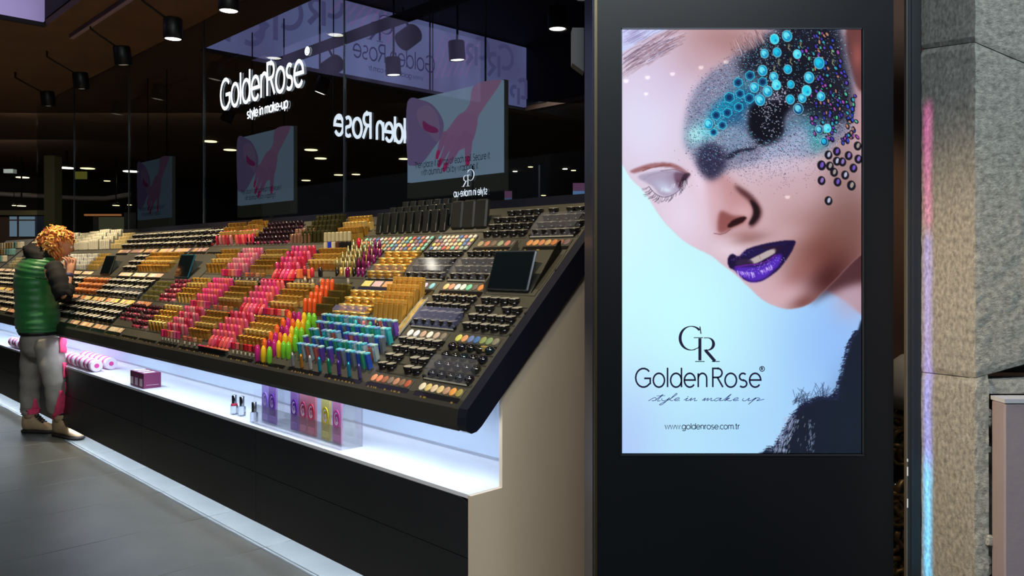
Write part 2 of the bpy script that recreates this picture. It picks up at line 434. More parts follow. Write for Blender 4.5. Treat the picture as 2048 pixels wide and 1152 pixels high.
# reflected monogram and tagline, built as lit mirrored letters on the glass
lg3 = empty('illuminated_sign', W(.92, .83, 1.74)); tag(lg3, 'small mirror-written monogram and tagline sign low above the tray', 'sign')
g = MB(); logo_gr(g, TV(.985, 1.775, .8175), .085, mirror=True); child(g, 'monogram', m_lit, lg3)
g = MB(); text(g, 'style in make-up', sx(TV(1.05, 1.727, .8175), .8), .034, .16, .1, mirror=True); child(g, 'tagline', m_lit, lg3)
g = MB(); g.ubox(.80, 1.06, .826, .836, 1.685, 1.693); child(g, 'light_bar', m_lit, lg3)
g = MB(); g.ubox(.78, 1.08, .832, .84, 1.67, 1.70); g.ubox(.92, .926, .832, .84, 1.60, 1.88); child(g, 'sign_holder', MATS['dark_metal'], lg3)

# ------------------------------------------------------------------ LED bands in the ceiling recesses
m_band = bpy.data.materials.new('led_band_face'); m_band.use_nodes = True
nt = m_band.node_tree; nt.nodes.clear()
e = nt.nodes.new('ShaderNodeEmission'); o_ = nt.nodes.new('ShaderNodeOutputMaterial'); cr = nt.nodes.new('ShaderNodeValToRGB')
n_ = nt.nodes.new('ShaderNodeTexNoise'); tc = nt.nodes.new('ShaderNodeTexCoord'); n_.inputs['Scale'].default_value = .9
cr.color_ramp.elements[0].position = .35; cr.color_ramp.elements[0].color = lin((92, 90, 132)) + (1,)
cr.color_ramp.elements[1].position = .65; cr.color_ramp.elements[1].color = lin((104, 112, 158)) + (1,)
nt.links.new(tc.outputs['Object'], n_.inputs['Vector']); nt.links.new(n_.outputs[0], cr.inputs[0]); nt.links.new(cr.outputs[0], e.inputs[0])
e.inputs[1].default_value = 1.0; nt.links.new(e.outputs[0], o_.inputs[0])
m_navy = glow('band_ink', (34, 36, 78), 1); m_wm = glow('band_watermark', (80, 79, 122), 1)
m_pinkst = glow('band_pink_streak', (118, 96, 150), 1); m_teal = glow('band_teal_glow', (84, 122, 160), 1)
band = empty('led_band', W(5.05, 3.2, 3.33)); tag(band, 'lilac display band showing the mirrored shop name above the dark stand', 'screen')  # reflection in the dark glass, built as a glowing band
bs = [1.16, 1.53, 2.29, 2.64, 3.6, 4.585, 5.335]
for k in range(len(bs) - 1):
    g = MB(); g.ubox(5.0, 5.045, bs[k] + .007, bs[k + 1] - .007, 3.335, 4.085); child(g, 'display_module', m_band, band)
g = MB()
for a in range(9): # slanting teal and pink streaks of the picture
    x = 2.45 + a * .09; g.poly([W(4.996, x, 3.9 - .02 * a), W(4.996, x + .03, 3.9 - .02 * a), W(4.996, x + .2, 4.07), W(4.996, x + .17, 4.07)])
for a in range(7):
    x = 3.75 + a * .09; g.poly([W(4.996, x, 3.45 + .02 * a), W(4.996, x + .03, 3.45 + .02 * a), W(4.996, x + .24, 3.98), W(4.996, x + .21, 3.98)])
child(g, 'picture_streaks', m_pinkst, band)['kind'] = 'stuff'
g = MB(); text(g, 'Golden Rose', sx(TU(2.76, 3.52, 4.992), .78), .185, .1, .1, mirror=True); child(g, 'lettering', m_navy, band)
g = MB(); logo_gr(g, TU(2.93, 3.735, 4.992), .3, mirror=True); child(g, 'monogram', m_navy, band)
g = MB(); text(g, 'www.goldenrose.com.tr', TU(2.95, 3.41, 4.992), .052, .12, .12, mirror=True); child(g, 'web_address', m_navy, band)
g = MB()
for (v0, z0, s_) in ((1.3, 3.3, .42), (1.62, 3.5, .5), (2.2, 3.75, .4), (4.28, 3.7, .36), (4.62, 3.62, .42), (5.0, 3.33, .34)):
    for (pl) in (arc(.33, .66, .31, .33, 42, 292, 20), [(.57, .66), (.57, .04)], [(.68, .67)] + arc(.78, .5, .17, .17, 90, -90, 12), [(.72, .33), (.99, .02)]):
        q = [(1.1 - a, b) for a, b in pl]
        q = [(a * s_, b * s_) for a, b in q if a * s_ + v0 < 5.32 and b * s_ + z0 < 4.07 and b * s_ + z0 > 3.34]
        if len(q) > 1: ribbon(g, q, .05, TU(v0, z0, 4.99))
child(g, 'watermark', m_wm, band)['kind'] = 'stuff'
g = MB(); g.ubox(5.045, 5.06, 1.15, 5.35, 3.3, 4.12); child(g, 'backing_frame', MATS['ceiling_dark'], band)
band2 = empty('led_band', W(5.2, -1, 3.33)); tag(band2, 'lilac display band at the top left, over the walkway', 'screen')
m_band2 = bpy.data.materials.new('led_band_dim'); m_band2.use_nodes = True
nt = m_band2.node_tree; nt.nodes.clear(); e = nt.nodes.new('ShaderNodeEmission'); o_ = nt.nodes.new('ShaderNodeOutputMaterial')
wv = nt.nodes.new('ShaderNodeTexWave'); wv.inputs['Scale'].default_value = .9; wv.inputs['Distortion'].default_value = 6; tc = nt.nodes.new('ShaderNodeTexCoord')
cr = nt.nodes.new('ShaderNodeValToRGB'); cr.color_ramp.elements[0].color = lin((118, 108, 150)) + (1,); cr.color_ramp.elements[1].color = lin((150, 138, 188)) + (1,)
nt.links.new(tc.outputs['Object'], wv.inputs['Vector']); nt.links.new(wv.outputs[1], cr.inputs[0]); nt.links.new(cr.outputs[0], e.inputs[0]); nt.links.new(e.outputs[0], o_.inputs[0])
for k in range(3):
    g = MB(); g.ubox(5.15, 5.19, -.05 - (k + 1) * 1.0, -.056 - k * 1.0, 3.335, 4.085); child(g, 'display_module', m_band2, band2)
g = MB(); g.ubox(5.19, 5.21, -3.1, -.05, 3.3, 4.12); child(g, 'backing_frame', MATS['ceiling_dark'], band2)

# ------------------------------------------------------------------ hanging hand-care displays
def scr_mat(name, c0, c1, k):
    return glow(name, c0, k)
def blob(g, pts, T): g.poly([T(x, y) for x, y in pts])
def smooth_poly(pts, n=6):
    out = []; N = len(pts)
    for i in range(N):
        p0, p1, p2, p3 = [pts[(i + j - 1) % N] for j in range(4)]
        for k in range(n):
            t = k / n
            out.append(tuple(.5 * ((2 * p1[a]) + (-p0[a] + p2[a]) * t + (2 * p0[a] - 5 * p1[a] + 4 * p2[a] - p3[a]) * t * t + (-p0[a] + 3 * p1[a] - 3 * p2[a] + p3[a]) * t ** 3) for a in (0, 1)))
    return out
def hand_screen(u1, u0, z0, z1, bright, label, words=True):
    v = 1.2; r = empty('hanging_display', W((u0 + u1) / 2, v, z0)); tag(r, label, 'screen', 'hanging hand-care displays')
    Wd = u1 - u0; Hd = z1 - z0; T0 = TV(u1, z0, v)
    def c(rgb, name): return glow('%s_%d' % (name, round(bright * 100)), rgb, bright)
    g = MB(); g.ubox(u0, u1, v, v + .03, z0, z1); child(g, 'display_face', c((112, 132, 152), 'hand_screen'), r)
    lay = [0]
    def fig(name, pts, rgb, sm=True):
        lay[0] += 1
        T = lambda x, y: W(u1 - x * Wd, v - .001 - .0006 * lay[0], z0 + y * Hd)
        g = MB(); blob(g, smooth_poly(pts) if sm else pts, T); child(g, name, c(rgb, name), r)
    fig('rear_hand', [(0, .98), (.18, .97), (.32, .86), (.42, .66), (.40, .50), (.30, .36), (.18, .22), (.06, .2), (0, .3)], (98, 84, 120))
    fig('rear_fingers', [(.12, .86), (.24, .9), (.34, .78), (.38, .6), (.36, .44), (.30, .5), (.22, .6), (.14, .7)], (110, 92, 124))
    fig('red_polish', [(.19, .72), (.26, .66), (.35, .60), (.36, .55), (.28, .56), (.2, .62)], (110, 40, 84))
    fig('forearm', [(.75, 1.0), (.99, 1.0), (.99, .93), (.80, .66), (.76, .52), (.5, .50), (.60, .68), (.70, .8)], (126, 94, 124))
    fig('hand_back', [(.40, .45), (.50, .60), (.62, .72), (.76, .66), (.77, .5), (.72, .36), (.6, .3), (.5, .3)], (124, 90, 122))
    for k, (x0, y0, x1, y1, wd) in enumerate([(.44, .52, .37, .30, .032), (.52, .46, .40, .20, .036), (.60, .42, .46, .14, .036), (.70, .44, .69, .18, .036), (.66, .48, .52, .2, .03)]):
        dx, dy = x1 - x0, y1 - y0; L = math.hypot(dx, dy); nx, ny = -dy / L * wd, dx / L * wd
        fig('finger', [(x0 + nx, y0 + ny), (x0 - nx, y0 - ny), (x1 - nx * .7, y1 - ny * .7), (x1 + dx / L * .03, y1 + dy / L * .03), (x1 + nx * .7, y1 + ny * .7)], (120 - 3 * k, 86, 120))
        if k < 4: fig('red_nail', [(x1 + nx * .5, y1 + ny * .5 + .03), (x1 - nx * .5, y1 - ny * .5 + .03), (x1 - nx * .5 + dx / L * .06, y1 - ny * .5 + dy / L * .06), (x1 + nx * .5 + dx / L * .06, y1 + ny * .5 + dy / L * .06)], (148, 34, 84), True)
    if words:
        ink = c((24, 32, 48), 'caption_ink')
        g = MB(); text(g, 'Then place it on top of each nail. Secure it', sx(TV(u1 - .115 * Wd, z0 + .155 * Hd, v - .018), .72), .038, .12, .12); child(g, 'caption', ink, r)
        g = MB(); text(g, 'with aluminum foil by wrapping it.', sx(TV(u1 - .19 * Wd, z0 + .06 * Hd, v - .018), .72), .038, .12, .12); child(g, 'caption', ink, r)
    else:
        for q in (.155, .06):
            g = MB(); text(g, 'Then place it on top of each' if q > .1 else 'with aluminum foil by', sx(TV(u1 - .15 * Wd, z0 + q * Hd, v - .018), .95), .034, .1, .12); child(g, 'caption', c((60, 66, 84), 'caption_dim'), r)
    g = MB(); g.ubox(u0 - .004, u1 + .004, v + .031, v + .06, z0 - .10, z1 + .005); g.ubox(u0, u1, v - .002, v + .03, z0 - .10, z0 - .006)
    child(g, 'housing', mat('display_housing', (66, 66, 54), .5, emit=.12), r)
    for q in (.2, .8): g = MB(); g.tube([W(u0 + (u1 - u0) * q, v + .045, z1), W(u0 + (u1 - u0) * q, v + .045, 3.3)], .006, 6); child(g, 'hanger', MATS['dark_metal'], r)
hand_screen(1.96, 1.105, 1.89, 2.405, 1.0, 'bright hanging display of a manicured hand, nearest, above the black tubes')
hand_screen(4.35, 3.455, 1.86, 2.43, .42, 'dimmer hanging display of a manicured hand, left of the shop name sign')
hand_screen(6.70, 5.84, 1.82, 2.42, .14, 'dimmest hanging display of a manicured hand, farthest left over the tray', True)
# ------------------------------------------------------------------ kiosk with the poster screen
KX0, KX1, KY = .2386, 1.097, 2.30
kiosk = empty('advertising_kiosk', (.668, 2.44, 0)); tag(kiosk, 'tall glossy black advertising kiosk with portrait poster screen', 'kiosk')
def kchild(mb, name, mats): 
    o = mb.build(name, mats); o.parent = kiosk; o.matrix_parent_inverse = kiosk.matrix_basis.inverted(); return o
m_kb = mat('kiosk_black', (17, 20, 25), .4, var=.05, scale=3)
m_kb.node_tree.nodes['Principled BSDF'].inputs['Specular IOR Level'].default_value = .25
SXL, SXR, SZB, SZT = .3165, 1.0055, .8437, 2.063
g = MB(); g.box(KX0, KX1, KY + .012, 2.58, .02, 2.6, .004); kchild(g, 'cabinet', m_kb)
def frame(x0, x1, z0, z1, a, b, c_, d_): return
g = MB()
for (x0, x1, z0, z1) in ((KX0, KX1, SZT + .004, 2.6), (KX0, KX1, .02, SZB - .006), (KX0, SXL - .003, SZB - .006, SZT + .004), (SXR + .003, KX1, SZB - .006, SZT + .004)):
    g.box(x0, x1, KY, KY + .012, z0, z1)
kchild(g, 'front_panel', m_kb)
g = MB()
for (x0, x1, z0, z1) in ((SXL - .004, SXR + .006, SZB - .007, SZB - .002), (SXR + .002, SXR + .0055, SZB, SZT), (SXL - .003, SXL, SZB, SZT), (SXL, SXR, SZT, SZT + .004)):
    g.box(x0, x1, KY - .002, KY + .002, z0, z1)
kchild(g, 'screen_bezel', mat('bezel_metal', (70, 74, 82), .3, .7))
g = MB(); g.box(KX0 - .004, KX0 + .004, KY + .03, 2.585, .02, 2.6); kchild(g, 'side_trim', mat('brushed_side', (70, 74, 96), .35, .6))
g = MB(); g.box(KX0 - .002, KX0 + .006, KY - .003, KY + .01, .02, 2.6); kchild(g, 'corner_trim', mat('brass_edge', (92, 84, 62), .35, .8))
# --- the poster picture, computed per vertex on a fine grid (display content)
NX, NZ = 430, 760
PXL, PXR, PYT, PYB = 1024 + 1600 * SXL / KY, 1024 + 1600 * SXR / KY, 520 - 1600 * (SZT - 1.4) / KY, 520 - 1600 * (SZB - 1.4) / KY
gx = np.linspace(PXL, PXR, NX); gy = np.linspace(PYT, PYB, NZ)
XX, YY = np.meshgrid(gx, gy); STEP = gx[1] - gx[0]
IMG = np.zeros((NZ, NX, 3)); rng = np.random.default_rng(5)
def blur(a, s):
    s = s / STEP
    if s < .25: return a
    r = int(max(1, math.ceil(3 * s))); k = np.exp(-.5 * (np.arange(-r, r + 1) / s) ** 2); k /= k.sum()
    p = np.pad(a, ((r, r), (r, r)), 'edge')
    p = np.apply_along_axis(lambda m: np.convolve(m, k, 'valid'), 0, p)
    return np.apply_along_axis(lambda m: np.convolve(m, k, 'valid'), 1, p)
def pmask(pts):
    m = np.zeros(XX.shape, bool); n = len(pts)
    ys = [p[1] for p in pts]; r0 = np.searchsorted(gy, min(ys)); r1 = np.searchsorted(gy, max(ys))
    sub = slice(max(0, r0 - 1), min(NZ, r1 + 1)); x = XX[sub]; y = YY[sub]; mm = np.zeros(x.shape, bool)
    for i in range(n):
        x0, y0 = pts[i]; x1, y1 = pts[(i + 1) % n]
        if y0 == y1: continue
        c = ((y0 > y) != (y1 > y)) & (x < (x1 - x0) * (y - y0) / (y1 - y0) + x0); mm ^= c
    m[sub] = mm
    return m.astype(float)
def paint(mask, col, a=1.0):
    global IMG
    IMG = IMG * (1 - a * mask[..., None]) + a * mask[..., None] * np.array(col, float)
def Q1(pts): return [(1230 + x / 3.972, 50 + y / 3.972) for x, y in pts]
def Q2(pts): return [(1230 + x / 3.6, 300 + y / 3.6) for x, y in pts]
def Q3(pts): return [(1230 + x / 3.6, 600 + y / 3.6) for x, y in pts]
def P_(pts, col, b=1.0, a=1.0, sm=True, clip=None):
    m = blur(pmask(smooth_poly(pts, 5) if sm else pts), b)
    if clip is not None: m = m * clip
    paint(m, col, a)
def G_(x, y, sx_, sy_, col, a=1, rot=0, clip=None):
    c, s = math.cos(rot), math.sin(rot); dx, dy = XX - x, YY - y
    m = np.exp(-.5 * (((dx * c + dy * s) / sx_) ** 2 + ((-dx * s + dy * c) / sy_) ** 2))
    if clip is not None: m = m * clip
    paint(m, col, a)
def E_(x, y, rx, ry, col, a=1, rot=0, soft=.8, ring=None):
    x0, x1 = np.searchsorted(gx, [x - rx * 1.8 - 3, x + rx * 1.8 + 3]); y0, y1 = np.searchsorted(gy, [y - ry * 1.8 - 3, y + ry * 1.8 + 3])
    if x1 <= x0 or y1 <= y0: return
    sl = (slice(y0, y1), slice(x0, x1)); c, s = math.cos(rot), math.sin(rot); dx, dy = XX[sl] - x, YY[sl] - y
    d = np.sqrt(((dx * c + dy * s) / rx) ** 2 + ((-dx * s + dy * c) / ry) ** 2); R = (rx + ry) / 2
    if ring: m = np.clip(1 - np.abs((d - 1) * R) / ring, 0, 1)
    else: m = np.clip((1 - d) * R / soft + .5, 0, 1)
    m = (m * a)[..., None]; IMG[sl] = IMG[sl] * (1 - m) + m * np.array(col, float)
def L_(pts, wd, col, a=1):
    for (x0, y0), (x1, y1) in zip(pts[:-1], pts[1:]):
        a0, a1 = sorted((x0, x1)); b0, b1 = sorted((y0, y1))
        i0, i1 = np.searchsorted(gx, [a0 - wd - 2, a1 + wd + 2]); j0, j1 = np.searchsorted(gy, [b0 - wd - 2, b1 + wd + 2])
        if i1 <= i0 or j1 <= j0: continue
        sl = (slice(j0, j1), slice(i0, i1)); dx, dy = x1 - x0, y1 - y0; L2 = dx * dx + dy * dy + 1e-9
        t = np.clip(((XX[sl] - x0) * dx + (YY[sl] - y0) * dy) / L2, 0, 1)
        dd = np.hypot(XX[sl] - x0 - t * dx, YY[sl] - y0 - t * dy); m = (np.clip((wd / 2 - dd) / .9 + .5, 0, 1) * a)[..., None]
        IMG[sl] = IMG[sl] * (1 - m) + m * np.array(col, float)
def crvp(p, n=5):
    out = []
    for i in range(len(p) - 1):
        p0 = p[max(i - 1, 0)]; p1 = p[i]; p2 = p[i + 1]; p3 = p[min(i + 2, len(p) - 1)]
        for k in range(n):
            t = k / n; out.append(tuple(.5 * (2 * p1[a] + (p2[a] - p0[a]) * t + (2 * p0[a] - 5 * p1[a] + 4 * p2[a] - p3[a]) * t * t + (-p0[a] + 3 * p1[a] - 3 * p2[a] + p3[a]) * t ** 3) for a in (0, 1)))
    return out + [p[-1]]
# background
IMG[:] = np.array([196, 240, 252.])
G_(1250, 480, 70, 200, (214, 250, 255), .9)
G_(1380, 640, 130, 110, (200, 253, 255), .95)
G_(1250, 900, 60, 110, (178, 200, 250), .9); G_(1500, 880, 160, 90, (168, 215, 252), .7)
G_(1680, 680, 110, 170, (146, 190, 250), .95); G_(1244, 60, 130, 60, (205, 205, 248), 1)
# neck and shoulder skin
P_([(1628, 560), (1760, 470), (1760, 650), (1722, 628), (1690, 602), (1655, 580)], (176, 140, 150), 3)
G_(1700, 600, 25, 30, (190, 165, 185), .6); P_([(1625, 600), (1760, 455), (1760, 545), (1690, 575), (1650, 592)], (62, 28, 32), 7, .85)
# face
face_o = [(1225, 140), (1262, 95), (1330, 62), (1420, 40), (1760, 40), (1760, 480), (1724, 508), (1700, 530), (1663, 568), (1640, 590), (1622, 606), (1600, 615), (1574, 618), (1548, 611), (1524, 598), (1498, 574), (1470, 548), (1446, 530), (1424, 512), (1396, 498), (1372, 484), (1349, 464), (1330, 444), (1316, 425), (1300, 400), (1286, 380), (1262, 356), (1246, 330), (1225, 300)]
face = blur(pmask(smooth_poly(face_o, 5)), 1.2)
paint(face, (214, 186, 198))
G_(1290, 230, 75, 120, (226, 222, 248), 1, clip=face); G_(1345, 150, 60, 50, (214, 196, 226), .7, clip=face)
G_(1455, 82, 70, 34, (172, 128, 128), .95, .1, clip=face); G_(1400, 120, 40, 30, (196, 160, 170), .6, clip=face)
G_(1285, 95, 40, 22, (200, 180, 205), .7, -.5, clip=face)
G_(1365, 430, 45, 55, (232, 214, 236), .9, clip=face); G_(1600, 430, 70, 70, (196, 158, 160), .8, clip=face)
G_(1660, 500, 70, 55, (118, 66, 56), .95, -.6, clip=face); G_(1700, 440, 40, 70, (120, 80, 74), .85, clip=face)
G_(1655, 560, 45, 26, (70, 28, 28), .95, -.75, clip=face); G_(1560, 585, 40, 22, (214, 176, 186), .9, clip=face)
G_(1610, 605, 22, 10, (120, 70, 66), .8, -.4, clip=face); G_(1590, 370, 50, 30, (200, 168, 180), .6, clip=face)
G_(1690, 330, 30, 60, (150, 118, 116), .7, clip=face); G_(1560, 470, 40, 16, (206, 170, 178), .6, -.2, clip=face)
G_(1600, 545, 30, 14, (150, 92, 88), .55, -.6, clip=face)
# hair strands top left
for k in range(150):
    x = rng.uniform(1240, 1330); y = 135 + rng.normal(0, 12) - (x - 1244) * .55; ln = rng.uniform(25, 60); cc = [(120, 84, 96), (150, 110, 112), (86, 66, 92), (188, 160, 180), (222, 214, 240)][rng.integers(5)]
    L_([(x, y), (x + ln * .5, y - ln * .36), (x + ln, y - ln * .58)], rng.uniform(.7, 1.5), cc, .6)
for k in range(45):
    x = rng.uniform(1244, 1275); y = rng.uniform(64, 90); L_([(x, y), (x + 26, y - 14)], .9, (140, 130, 176), .5)
# ear and hair at the right edge
P_([(1697, 50), (1740, 50), (1740, 190), (1714, 175), (1700, 130), (1692, 90)], (96, 48, 46), 3, .9); G_(1716, 112, 8, 18, (150, 84, 80), .9)
P_([(1700, 165), (1716, 180), (1740, 200), (1740, 330), (1712, 260), (1704, 210)], (188, 142, 148), 3, .8)
# left eye
P_(Q2([(110, 150), (200, 112), (290, 92), (400, 92), (480, 125), (545, 178), (500, 172), (400, 122), (290, 122), (200, 150), (140, 166)]), (150, 92, 96), 1.6, .85)
P_(Q2([(165, 195), (250, 160), (400, 140), (520, 172), (490, 250), (430, 318), (370, 335), (320, 318), (270, 260)]), (172, 160, 188), 2, .95)
P_(Q2([(430, 165), (540, 172), (510, 225), (470, 275), (445, 250)]), (86, 50, 70), 2, .9); P_(Q2([(492, 178), (545, 170), (500, 225), (468, 262)]), (36, 18, 34), .8, .95)
G_(1328, 372, 12, 7, (196, 204, 232), .7, .3); G_(1334, 380, 7, 3.5, (226, 238, 252), .8, .2); G_(1352, 352, 12, 8, (140, 112, 140), .5, -.4)
L_(Q2([(200, 150), (250, 130), (330, 112), (400, 106)]), 2.2, (130, 66, 60), .7)
for k in range(30):     # thin brow hairs over the crease
    x = rng.uniform(190, 430); y = 118 + abs(x - 330) * .12 + rng.normal(0, 6); L_(Q2([(x, y), (x + 30, y - 9)]), .8, (120, 70, 70), .4)
L_(Q2([(330, 150), (420, 138), (470, 150), (530, 172)]), 1.1, (90, 50, 60), .6); L_(Q2([(205, 215), (250, 180), (340, 158), (400, 160)]), 1, (140, 120, 150), .5)
lash = crvp([(245, 262), (290, 312), (345, 338), (400, 330), (450, 300), (492, 250), (520, 205)])
L_(Q2(lash), 1.4, (90, 74, 100), .7)
for k in range(44):
    t = rng.random(); i = min(int(t * (len(lash) - 1)), len(lash) - 2); x, y = lash[i]; a = 2.5 - 1.55 * t + rng.normal(0, .1); ln = rng.uniform(34, 74) * (1 - .45 * t)
    q = [(x, y), (x + math.cos(a) * ln * .5, y + math.sin(a) * ln * .5), (x + math.cos(a + .35) * ln, y + math.sin(a + .25) * ln)]; L_(Q2(q), .8, (40, 34, 56), .6)
for k in range(14):
    x = rng.uniform(330, 500); L_(Q2([(x, 300 - (x - 330) * .3), (x + 8, 270 - (x - 330) * .3)]), 1, (226, 232, 246), .5)
# nose
P_(Q2([(650, 170), (760, 150), (900, 260), (980, 340), (1040, 440), (1010, 540), (940, 560), (860, 570), (800, 600), (740, 605), (710, 540), (690, 420), (650, 300)]), (186, 128, 128), 7, .75)
G_(1428, 400, 18, 48, (222, 186, 200), .7, -.25); G_(1398, 350, 10, 40, (236, 214, 236), .8, -.2); G_(1487, 425, 20, 14, (214, 172, 178), .8)
P_(Q2([(860, 250), (940, 290), (1010, 350), (1060, 440), (1030, 520), (970, 560), (985, 500), (1000, 430), (960, 360), (900, 310)]), (62, 26, 28), 3.4, .85)
P_(Q2([(975, 360), (1030, 400), (1040, 470), (1000, 530), (965, 530), (1000, 450)]), (24, 10, 16), 1.6, .9)
P_(Q2([(760, 440), (850, 470), (940, 480), (930, 520), (850, 560), (800, 590), (760, 600), (740, 560)]), (128, 64, 60), 3, .8)
P_(Q2([(812, 545), (850, 505), (920, 480), (950, 488), (920, 520), (860, 548), (825, 560)]), (36, 8, 12), 1.2, .95)
L_(Q2([(715, 600), (760, 608), (800, 596), (830, 572)]), 1.8, (120, 70, 80), .8); G_(1485, 470, 26, 8, (158, 104, 100), .6, -.1)
G_(1458, 496, 22, 14, (232, 212, 224), .8); G_(1500, 478, 26, 7, (132, 84, 80), .5, -.2)
# lips
P_(Q2([(812, 800), (822, 765), (850, 748), (885, 765), (910, 755), (950, 715), (1050, 682), (1150, 662), (1240, 650), (1300, 655), (1290, 700), (1258, 760), (1215, 820), (1170, 870), (1110, 915), (1050, 946), (990, 952), (940, 938), (900, 905), (866, 868), (832, 852), (818, 830)]), (26, 12, 56), 1, 1)
P_(Q2([(858, 850), (930, 838), (1020, 838), (1090, 815), (1150, 770), (1200, 750), (1190, 820), (1140, 872), (1080, 925), (1000, 948), (940, 930), (890, 890)]), (86, 42, 190), 2.4, .95)
P_(Q2([(905, 762), (960, 720), (1060, 694), (1180, 672), (1260, 668), (1150, 704), (1040, 745), (980, 775)]), (30, 20, 74), 1.5, .9)
P_(Q2([(960, 796), (1010, 770), (1080, 735), (1140, 708), (1165, 716), (1150, 745), (1080, 785), (1040, 806), (1000, 820), (975, 812)]), (196, 180, 178), .9, .95)
P_(Q2([(870, 808), (920, 782), (975, 790), (1000, 822), (930, 836), (880, 832)]), (50, 34, 66), 1.3, .9)
P_(Q2([(1050, 700), (1160, 690), (1210, 700), (1160, 740), (1150, 716), (1100, 716)]), (40, 14, 40), 1.4, .7)
L_(Q2([(1040, 755), (1050, 785)]), 1.2, (130, 100, 90), .7); L_(Q2([(870, 842), (940, 830), (1040, 822), (1100, 800), (1160, 755)]), 3, (104, 30, 160), .8)
for k in range(46):
    t = rng.uniform(0, 1); x = 880 + 270 * t; y = 870 - 55 * t ** 2 + 22 * math.sin(t * 3); ln = rng.uniform(12, 46)
    L_(Q2([(x, y), (x + rng.uniform(4, 16), y + ln * (1 - .4 * t))]), rng.uniform(.9, 2.2), [(206, 180, 244), (176, 150, 250), (226, 216, 255), (140, 90, 226)][rng.integers(4)], .75)
for k in range(70):
    t = rng.uniform(0, 1); x = 900 + 330 * t; y = 900 - 130 * t + rng.normal(0, 20); E_(*Q2([(x, y)])[0], .8, .8, (190, 170, 255), .6)
for k in range(40):
    x = rng.uniform(840, 1000); y = 790 - (x - 840) * .5 + rng.normal(0, 12); E_(*Q2([(x, y)])[0], .8, .8, (120, 96, 190), .5)
# glitter field
gl = Q1([(560, 960), (555, 820), (585, 640), (650, 500), (760, 372), (900, 290), (980, 200), (1080, 150), (1230, 60), (1400, 20), (1760, 10), (1860, 300), (1900, 560), (1880, 800), (1720, 960), (1560, 1040), (1300, 1040), (1080, 1110), (900, 1150), (740, 1200), (660, 1120), (600, 1020)])
glm = blur(pmask(smooth_poly(gl, 5)), 6)
paint(glm, (112, 118, 150), .75)
P_(Q1([(1010, 240), (1240, 80), (1420, 10), (1760, 10), (1840, 300), (1880, 560), (1830, 760), (1600, 760), (1400, 640), (1240, 560), (1130, 420), (1000, 380)]), (22, 22, 34), 9, .93)
P_(Q1([(760, 700), (900, 560), (1080, 500), (1200, 560), (1180, 640), (1060, 660), (1000, 760), (900, 800), (780, 820)]), (10, 92, 140), 6, .9)
G_(1412, 262, 22, 15, (120, 226, 240), .8, -.5); G_(1450, 215, 26, 12, (20, 170, 206), .7, -.6); G_(1490, 170, 24, 14, (40, 110, 140), .7, -.6)
G_(1390, 270, 10, 12, (190, 250, 252), .8); G_(1478, 245, 20, 18, (52, 100, 140), .75)
G_(1590, 150, 40, 50, (14, 16, 26), .8); G_(1615, 265, 22, 22, (20, 130, 150), .75); G_(1634, 282, 14, 14, (60, 200, 190), .5)
G_(1580, 262, 20, 18, (92, 120, 150), .8)
P_(Q1([(1060, 740), (1080, 640), (1180, 600), (1330, 600), (1400, 640), (1350, 740), (1345, 860), (1300, 930), (1200, 960), (1110, 940), (1060, 860)]), (9, 9, 20), 4, .98)
P_(Q1([(860, 830), (980, 800), (1060, 860), (1120, 950), (1000, 980), (900, 1020), (850, 980)]), (128, 148, 178), 5, .8)
P_(Q1([(690, 960), (800, 940), (880, 1000), (890, 1080), (850, 1180), (760, 1230), (680, 1160), (650, 1060)]), (40, 38, 66), 6, .9)
P_(Q1([(880, 1050), (940, 1000), (1040, 975), (1130, 965), (1090, 1000), (1000, 1010), (930, 1060)]), (18, 18, 40), 2, .9)
P_(Q1([(930, 1090), (1060, 1040), (1160, 1000), (1330, 900), (1480, 800), (1560, 900), (1520, 1020), (1300, 1080), (1050, 1110)]), (170, 176, 208), 7, .8)
G_(1560, 330, 50, 16, (206, 196, 220), .6, -.1)
ng = 16000
px_ = rng.uniform(1368, 1722, ng); py_ = rng.uniform(56, 385, ng)
ii = np.clip(np.searchsorted(gx, px_), 0, NX - 1); jj = np.clip(np.searchsorted(gy, py_), 0, NZ - 1)
dens = blur(glm, 9)[jj, ii]
for k in range(ng):
    if rng.random() > dens[k] * 1.15 - .12: continue
    x, y = px_[k], py_[k]; base = IMG[jj[k], ii[k]].mean()
    dk = math.hypot((x - 1535) / 40, (y - 232) / 46)
    if dk < 1 and rng.random() < .93: continue
    right = x > 1560 and y < 240
    if right and rng.random() < .6: continue
    pal = [(14, 14, 30), (30, 34, 66), (200, 232, 250), (86, 120, 170), (60, 190, 214), (150, 150, 190), (20, 90, 130)]
    wts = [.34, .18, .14, .12, .1, .07, .05] if y < 320 else [.5, .3, .02, .1, .0, .08, .0]
    cc = pal[rng.choice(7, p=wts)]; r = rng.uniform(.55, 1.15)
    j, i = jj[k], ii[k]; IMG[j, i] = IMG[j, i] * .25 + .75 * np.array(cc)
    if r > .85 and i + 1 < NX: IMG[j, i + 1] = IMG[j, i + 1] * .4 + .6 * np.array(cc)
# stray dots on the cheek
for k in range(600):
    x = rng.normal(1540, 60); y = 328 + rng.normal(0, 22); E_(x, y, .7, .7, (50, 40, 66), .6)
# brow hairs
for k in range(120):
    t = rng.random(); x = 960 + 240 * t; y = 255 - 130 * t + rng.normal(0, 12); L_(Q1([(x, y), (x + rng.uniform(-60, -20), y - rng.uniform(50, 120))]), .8, [(214, 190, 196), (120, 80, 84)][rng.integers(2)], .5)
# closed lashes of the made-up eye
for k in range(20):
    t = k / 19; L_(Q1([(930 + 220 * t, 1040 - 60 * t), (960 + 200 * t, 1085 - 40 * t), (955 + 190 * t, 1105 - 40 * t)]), .8, (20, 18, 40), .45)
